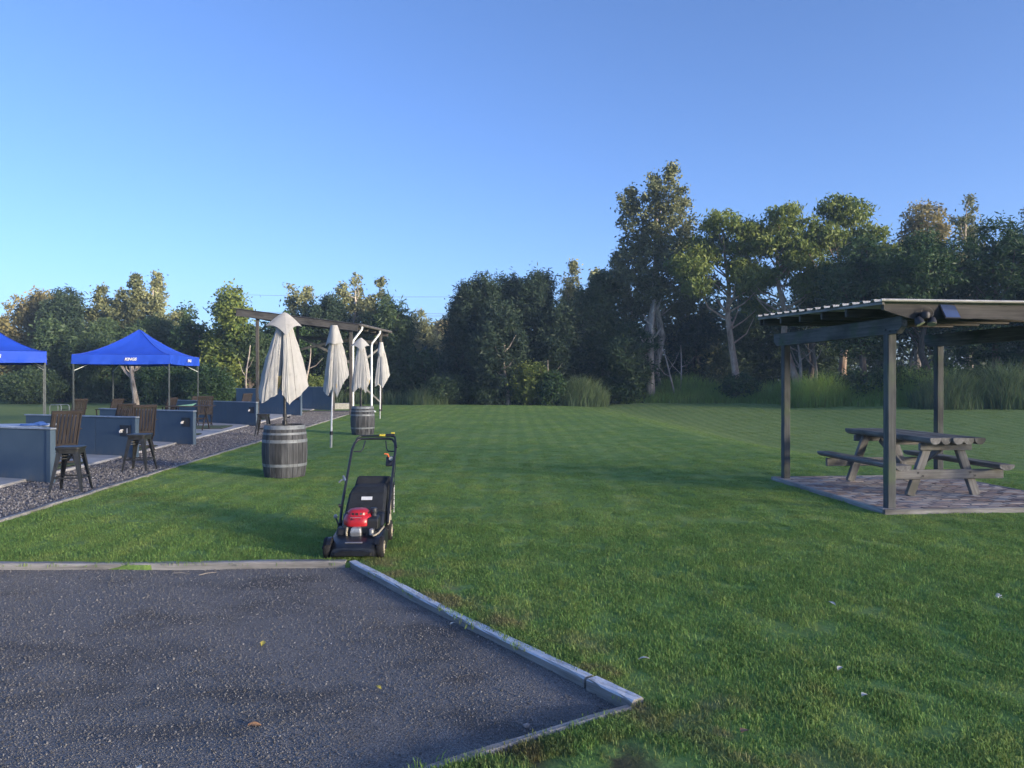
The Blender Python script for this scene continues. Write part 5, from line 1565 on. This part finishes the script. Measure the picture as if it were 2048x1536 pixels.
def tussock(px, D, h, r, n, label, seed, mat='reed'):
    """a mound of arching blades"""
    rs2 = np.random.RandomState(seed)
    X = at(px, D)
    n = n * 3
    a = rs2.uniform(0, 6.283, n); q = rs2.uniform(0, 1, n) ** .6
    x, y = X + np.cos(a) * q * r, D + np.sin(a) * q * r * .8
    hh = h * (1 - .62 * q ** 2) * rs2.uniform(.45, 1.05, n)
    v, f = long_blades(x, y, hh, .028 + 0 * x, rs2, .62)
    v[:, 0] -= X; v[:, 1] -= D
    o = link('grass_tussock', np_mesh('tussock', v, f), M[mat], None, Matrix.Translation((X, D, 0)))
    tag(o, label, 'tussock', 'tall grass tussocks at the wood edge')
tussock(1165, 46.5, 2.2, 1.7, 1300, 'tall spiky grass tussock in front of the centre wood', 1)
tussock(1905, 36.2, 2.2, 2.0, 900, 'big grey green tussock right of the back shelter post', 2)
tussock(2020, 35.6, 2.6, 2.0, 900, 'big grey green tussock at the right frame edge', 3)
tussock(1640, 40.3, 2.1, 1.9, 900, 'bright green mound of long grass seen between the shelter posts', 4, 'longgrass')
tussock(860, 48.5, 1.6, 1.5, 500, 'dull tussock at the end of the lawn right of the rightmost umbrella', 5)
# low bushes in front of the wood
def bush(px, D, h, w, leaf, label, seed):
    rs2 = np.random.RandomState(seed); X = at(px, D)
    m = int(40 * h * w) + 20
    q = rs2.normal(size=(m, 3)); q /= np.linalg.norm(q, axis=1, keepdims=True); q *= rs2.uniform(.3, 1, (m, 1)) ** .5
    s = np.stack([q[:, 0] * w / 2, q[:, 1] * w / 2, h * .48 + q[:, 2] * h * .48], 1)
    v, f = leaves(blobs(s, .30, 30, rs2, .9), .18, .4, 0, rs2)
    root = empty('bush', (X, D, tz(X, D))); tag(root, label, 'bush', 'bushes in front of the wood')
    link('foliage', np_mesh('foliage', v, f), M[leaf], root)
    st = MB()
    for k in range(5):
        t_ = s[rs2.randint(m)]
        st.tube([(0, 0, -.05), (t_[0] * .4, t_[1] * .4, t_[2] * .6), tuple(t_)], [.03, .02, .008], 5, cap=False)
    st.build('stem', M['barkdark'], root)
for a in [(1060, 47, 2.8, 2.6, 'bright', 'mid green bush right of the pale trunk in the centre wood', 1), (1105, 46, 2.2, 1.5, 'wattle', 'small sapling bush left of the spiky tussock', 2),
          (985, 48, 1.9, 2.6, 'gum', 'low bush at the end of the lawn left of centre', 3), (60, 52, 2.4, 4.5, 'gum', 'wide pale bush at the left under the first canopy', 4),
          (330, 49, 2.8, 4.2, 'wattle', 'leafy bush behind the whole canopy legs', 5), (420, 47, 2.6, 3.0, 'wattle', 'leafy bush left of the shed', 6),
          (900, 49, 2.0, 3.4, 'gum', 'low bush right of the rightmost umbrella', 7), (1250, 48, 1.9, 2.6, 'wattle', 'dark bush right of the spiky tussock', 8),
          (620, 47, 1.9, 2.4, 'bright', 'small bright bush seen through the shed', 9), (1480, 45.5, 1.7, 2.4, 'wattle', 'low bush left of the shelter in the long grass', 10)]:
    bush(*a)

# ------------------------------------------------------------------ power lines far behind
for k, (ya, yb, D) in enumerate(((588, 591, 105), (622, 623.5, 110), (626, 627, 112), (629, 630.5, 114))):
    xa, xb = at(430, D), at(1130, D)
    za, zb = CAM_H + (HOR - ya) / FPX * D, CAM_H + (HOR - yb) / FPX * D
    pts = [(xa + (xb - xa) * u, D, za + (zb - za) * u - 1.2 * 4 * u * (1 - u) * .25) for u in np.linspace(0, 1, 12)]
    o = MB().tube(pts, .022, 5).build('power_line', M['wire'])
    tag(o, ['single upper power line above the dip in the trees', 'top wire of the lower three power lines', 'middle wire of the lower three power lines', 'bottom wire of the lower three power lines'][k], 'power line', 'power lines')

# ------------------------------------------------------------------ scattered stuff: mown grass, gravel, grit
def scatter(name, P, rot, scl, pick, protos, label, cat):
    me = bpy.data.meshes.new(name)
    me.vertices.add(len(P)); me.vertices.foreach_set('co', np.asarray(P, np.float32).ravel())
    for an, ty, arr in (('rot', 'FLOAT_VECTOR', rot), ('scl', 'FLOAT_VECTOR', scl), ('pick', 'INT', pick)):
        at_ = me.attributes.new(an, ty, 'POINT')
        at_.data.foreach_set('value' if ty == 'INT' else 'vector', np.asarray(arr, np.int32 if ty == 'INT' else np.float32).ravel())
    o = link(name, me)
    ng = bpy.data.node_groups.new(name, 'GeometryNodeTree')
    ng.interface.new_socket('Geometry', in_out='INPUT', socket_type='NodeSocketGeometry')
    ng.interface.new_socket('Geometry', in_out='OUTPUT', socket_type='NodeSocketGeometry')
    N, Lk = ng.nodes, ng.links
    gi, go = N.new('NodeGroupInput'), N.new('NodeGroupOutput')
    jn = N.new('GeometryNodeJoinGeometry')
    for p in protos[::-1]:
        oi = N.new('GeometryNodeObjectInfo'); oi.inputs['Object'].default_value = p; oi.inputs['As Instance'].default_value = True
        Lk.new(oi.outputs['Geometry'], jn.inputs[0])
    ip = N.new('GeometryNodeInstanceOnPoints')
    ip.inputs['Pick Instance'].default_value = True
    def att(nm, ty):
        a = N.new('GeometryNodeInputNamedAttribute'); a.data_type = ty; a.inputs['Name'].default_value = nm
        return a.outputs['Attribute']
    er = N.new('FunctionNodeEulerToRotation')
    Lk.new(att('rot', 'FLOAT_VECTOR'), er.inputs[0])
    Lk.new(gi.outputs[0], ip.inputs['Points']); Lk.new(jn.outputs[0], ip.inputs['Instance'])
    Lk.new(att('pick', 'INT'), ip.inputs['Instance Index'])
    Lk.new(er.outputs[0], ip.inputs['Rotation']); Lk.new(att('scl', 'FLOAT_VECTOR'), ip.inputs['Scale'])
    Lk.new(ip.outputs[0], go.inputs[0])
    md = o.modifiers.new('scatter', 'NODES'); md.node_group = ng
    return tag(o, label, cat, kind='stuff')

def tuft(seed, nb, r, h0, h1, w):
    rs2 = np.random.RandomState(seed)
    a = rs2.uniform(0, 6.283, nb); q = np.sqrt(rs2.uniform(0, 1, nb)) * r
    x, y = q * np.cos(a), q * np.sin(a)
    h = rs2.uniform(h0, h1, nb); th = rs2.uniform(0, 6.283, nb)
    le = h * rs2.uniform(.15, 1.15, nb)
    dx, dy = np.cos(th) * le, np.sin(th) * le
    ww = w * rs2.uniform(.7, 1.3, nb)
    px_, py_ = -np.sin(th) * ww / 2, np.cos(th) * ww / 2
    z = np.full(nb, -.006)
    v = np.stack([np.stack([x - px_, y - py_, z], 1), np.stack([x + px_, y + py_, z], 1),
                  np.stack([x + px_ * .85 + dx * .35, y + py_ * .85 + dy * .35, h * .65], 1), np.stack([x - px_ * .85 + dx * .35, y - py_ * .85 + dy * .35, h * .65], 1),
                  np.stack([x + dx, y + dy, h], 1), np.stack([x + dx + px_ * .15, y + dy + py_ * .15, h], 1)], 1).reshape(-1, 3)
    b = np.arange(nb)[:, None] * 6
    f = np.concatenate([b + np.array([[0, 1, 2, 3]]), b + np.array([[3, 2, 5, 4]])])
    me = np_mesh('tuft', v, f); me.materials.append(M['blade'])
    return bpy.data.objects.new('tuft', me)
protos = [tuft(i, 130, .105, .006, .019, .0042) for i in range(7)] + [tuft(10 + i, 70, .12, .008, .031, .0046) for i in range(2)]

def keep_lawn(x, y):
    k = ~in_poly(x, y, [(-1.36, 6.40), (0.665, 3.52), (-0.28, 2.88), (-3.2, 1.13), (-9.0, 1.1), (-9.0, 6.18)])
    k &= x > ex(y) + .03
    rel = np.array(PV.inverted())
    lx = rel[0, 0] * x + rel[0, 1] * y + rel[0, 3]; ly = rel[1, 0] * x + rel[1, 1] * y + rel[1, 3]
    k &= ~((lx > -.16) & (lx < PW + .18) & (ly > -.16) & (ly < PD + .2))
    bare = np.hypot((x - .22), (y - 2.98) * 1.6)
    return k, bare
rs = np.random.RandomState(5)
Ps, Ss, Pk = [], [], []
for (d0, d1, den, s0, s1, hz) in ((1.9, 4.5, 150, .8, 1.15, 1.0), (4.5, 8, 120, .85, 1.2, 1.0), (8, 11, 55, 1.1, 1.4, .62), (11, 15, 32, 1.15, 1.45, .48), (15, 20, 17, 1.3, 1.6, .38), (20, 28, 8, 1.5, 2.0, .34), (28, 46, 4, 2.0, 2.8, .34)):
    A = (d1 - d0) * (2 * (.72 * d1 + 1.2))
    n = int(A * den)
    y = rs.uniform(d0, d1, n); x = rs.uniform(-1, 1, n) * (.72 * d1 + 1.2)
    k, bare = keep_lawn(x, y)
    k &= np.abs(x) < .72 * y + 1.2
    k &= ~((bare < .45) & (rs.uniform(0, 1, n) < .8))
    x, y = x[k], y[k]
    s = rs.uniform(s0, s1, len(x))
    hh = hz * (.75 + .5 * (np.sin(x * 1.9 + np.sin(y * 1.3)) * np.sin(y * 1.6 + x) * .5 + .5))
    Ps.append(np.stack([x, y, terrain(x, y)], 1)); Ss.append(np.stack([s, s, s * hh], 1)); Pk.append(rs.randint(0, len(protos), len(x)))
# a looser fringe that leans over the timber edges
for (a, b, n, off) in (((-6.0, 6.26), (-1.45, 6.41), 260, .03), ((-1.27, 6.40), (.53, 3.86), 230, .035), ((.70, 3.46), (-.6, 2.66), 110, .03), ((-5.4, 5.5), (-6.6, 22), 330, .06)):
    u = rs.uniform(0, 1, n)
    x = a[0] + (b[0] - a[0]) * u + rs.uniform(-off, off, n); y = a[1] + (b[1] - a[1]) * u + rs.uniform(-off, off, n)
    if a[0] == -5.4: x = ex(y) + .05 + rs.uniform(0, .06, n)
    s = rs.uniform(.6, 1.1, n)
    Ps.append(np.stack([x, y, terrain(x, y)], 1)); Ss.append(np.stack([s, s, s * rs.uniform(.8, 1.5, n)], 1)); Pk.append(rs.randint(0, len(protos), n))
P, S_, K = np.concatenate(Ps), np.concatenate(Ss), np.concatenate(Pk)
rot = np.stack([rs.uniform(-.08, .08, len(P)), rs.uniform(-.08, .08, len(P)), rs.uniform(0, 6.283, len(P))], 1)
scatter('mown_grass', P, rot, S_, K, protos, 'short mown green grass of the lawn', 'grass')

def rock(seed, mat):
    rs2 = np.random.RandomState(seed)
    bm = bmesh.new(); bmesh.ops.create_icosphere(bm, subdivisions=1, radius=.5)
    for v in bm.verts: v.co = Vector((v.co.x * (1 + .35 * rs2.uniform(-1, 1)), v.co.y * (.8 + .3 * rs2.uniform(-1, 1)), v.co.z * (.6 + .25 * rs2.uniform(-1, 1))))
    me = bpy.data.meshes.new('rock'); bm.to_mesh(me); bm.free(); me.materials.append(mat)
    return bpy.data.objects.new('rock', me)
rp = [rock(i, M['stone']) for i in range(6)]
n = 26000
y = 7.0 + 30 * rs.uniform(0, 1, n) ** 1.25
u = rs.uniform(0, 1, n); x = ex(y) - .035 + (sx(y) + .03 - (ex(y) - .035)) * u
s = rs.uniform(.014, .030, n) * (1 + .015 * y)
scatter('gravel', np.stack([x, y, .014 + s * .18], 1), rs.uniform(0, 6.28, (n, 3)), np.stack([s, s, s], 1), rs.randint(0, 6, n), rp, 'mauve grey gravel of the strip along the bays', 'gravel')
rp2 = [rock(20 + i, M['grit']) for i in range(5)]
n = 120000
y = 1.9 + 4.5 * rs.uniform(0, 1, n) ** 1.1; x = rs.uniform(-4.8, .75, n)
k = in_poly(x, y, PAD); x, y = x[k], y[k]; n = len(x)
s = rs.gamma(1.8, .0015, n) + .0035
scatter('grit', np.stack([x, y, -.036 + .006 * (np.sin(x * 2.1 + 1) * np.sin(y * 1.7) + .5 * np.sin(x * 5.3 + y * 4.1)) + s * .15], 1), rs.uniform(0, 6.28, (n, 3)), np.stack([s, s, s], 1), rs.randint(0, 5, n), rp2, 'loose grit on the crushed rock pad', 'grit')

# ------------------------------------------------------------------ litter
def gp(px, py): 
    D = CAM_H * FPX / (py - HOR); return at(px, D), D
def leaf_thing(px, py, L, W, mat, label, seed, zoff=0.0, curl=.007):
    rg = random.Random(seed)
    x, y = gp(px, py)
    n = 6; v = []
    for i in range(n + 1):
        u = i / n
        w = W * math.sin(math.pi * min(1, max(0.03, u * .95 + .03))) * .5
        z = curl * math.sin(u * math.pi) + .004
        v += [(-L / 2 + L * u, -w, z + curl * .5), (-L / 2 + L * u, 0, z), (-L / 2 + L * u, w, z + curl * .5)]
    f = [(3 * i + j, 3 * i + j + 1, 3 * i + 4 + j, 3 * i + 3 + j) for i in range(n) for j in range(2)]
    v2 = [(a, b, c - .0015) for a, b, c in v]; q = len(v)
    f += [tuple(q + k for k in ff[::-1]) for ff in f]
    o = MB().add(v + v2, f).build('fallen_leaf', mat, None, Matrix.Translation((x, y, zoff)) @ Euler((rg.uniform(-.2, .2), rg.uniform(-.2, .2), rg.uniform(0, 6.28))).to_matrix().to_4x4())
    tag(o, label, 'leaf', 'fallen leaves')
PZ2 = -.031
leaf_thing(525, 1279, .065, .03, M['yellowleaf'], 'yellow leaf lying in the middle of the crushed rock pad', 1, PZ2)
leaf_thing(508, 1440, .06, .03, M['dryleaf'], 'reddish brown curled leaf low on the crushed rock pad', 2, PZ2)
leaf_thing(277, 1525, .04, .025, M['paleleaf'], 'small pale leaf at the bottom edge of the pad', 3, PZ2)
leaf_thing(757, 1366, .04, .02, M['yellowleaf'], 'small yellow leaf on the pad toward its right side', 4, PZ2)
leaf_thing(1665, 1219, .07, .025, M['paleleaf'], 'pale leaf on the lawn in front of the shelter', 5, .035)
leaf_thing(1288, 1333, .06, .03, M['paleleaf'], 'pale leaf on the lawn above the near pad corner', 6, .035)
leaf_thing(1680, 1353, .10, .025, M['paleleaf'], 'long pale leaf low on the right side of the lawn', 7, .035)
leaf_thing(1490, 1482, .06, .04, M['dryleaf'], 'brown leaf in the lawn near the bottom edge', 8, .035)
leaf_thing(905, 1240, .05, .02, M['paleleaf'], 'pale leaf beside the diagonal timber edge on the pad', 9, PZ2)
leaf_thing(1730, 1408, .04, .03, M['paleleaf'], 'small white leaf far down on the right of the lawn', 10, .035)
x, y = gp(1998, 1215)
dn = MB(); rg = random.Random(3)
for k in range(26):
    a, b = rg.uniform(0, 6.28), rg.uniform(-.4, 1.5)
    dn.tube([(0, 0, .075), (.022 * math.cos(a) * math.cos(b), .022 * math.sin(a) * math.cos(b), .075 + .022 * math.sin(b))], .0018, 4)
r_ = empty('seed_head', (x, y, 0)); tag(r_, 'white fluffy seed head standing in the lawn at the right', 'flower')
dn.build('fluff', M['white'], r_)
MB().tube([(0, 0, 0), (.004, 0, .04), (0, 0, .075)], .002, 5).build('stalk', M['blade'], r_)
for k, (pa, pb, lb) in enumerate((((352, 1137), (385, 1139), 'short dry twig at the foot of the back timber edge'), ((402, 1141), (438, 1136), 'forked dry twig at the foot of the back timber edge'))):
    a, b = gp(*pa), gp(*pb)
    o = MB().tube([(a[0], a[1] - .05, PZ2 + .006), ((a[0] + b[0]) / 2, (a[1] + b[1]) / 2 - .045, PZ2 + .012), (b[0], b[1] - .05, PZ2 + .008)], [.004, .004, .002], 6).build('twig', M['twig'])
    tag(o, lb, 'twig')
for k, (px, py, s, lb) in enumerate(((1052, 1441, .035, 'loose grey stone near the right corner of the pad'), (390, 1293, .018, 'small white stone in the middle of the pad'))):
    x, y = gp(px, py)
    o = rock(50 + k, M['pebble']); COL.objects.link(o); o.name = 'stone'
    o.location = (x, y, PZ2 + s * .2); o.scale = (s, s, s); tag(o, lb, 'stone')

# ------------------------------------------------------------------ thin evening haze
hz = MB().box((0, 60, 14), (420, 340, 32)).build('haze', None)
hm = bpy.data.materials.new('evening_haze'); hm.use_nodes = True
hn = hm.node_tree.nodes
hn.remove(hn['Principled BSDF'])
pv_ = hn.new('ShaderNodeVolumePrincipled')
pv_.inputs['Color'].default_value = (0.50, 0.72, 1.0, 1)
pv_.inputs['Density'].default_value = 0.0009
pv_.inputs['Anisotropy'].default_value = 0.0
hm.node_tree.links.new(pv_.outputs[0], hn['Material Output'].inputs['Volume'])
hz.data.materials.append(hm)
tag(hz, 'thin blue evening haze over the lawn and wood', 'haze', kind='stuff')
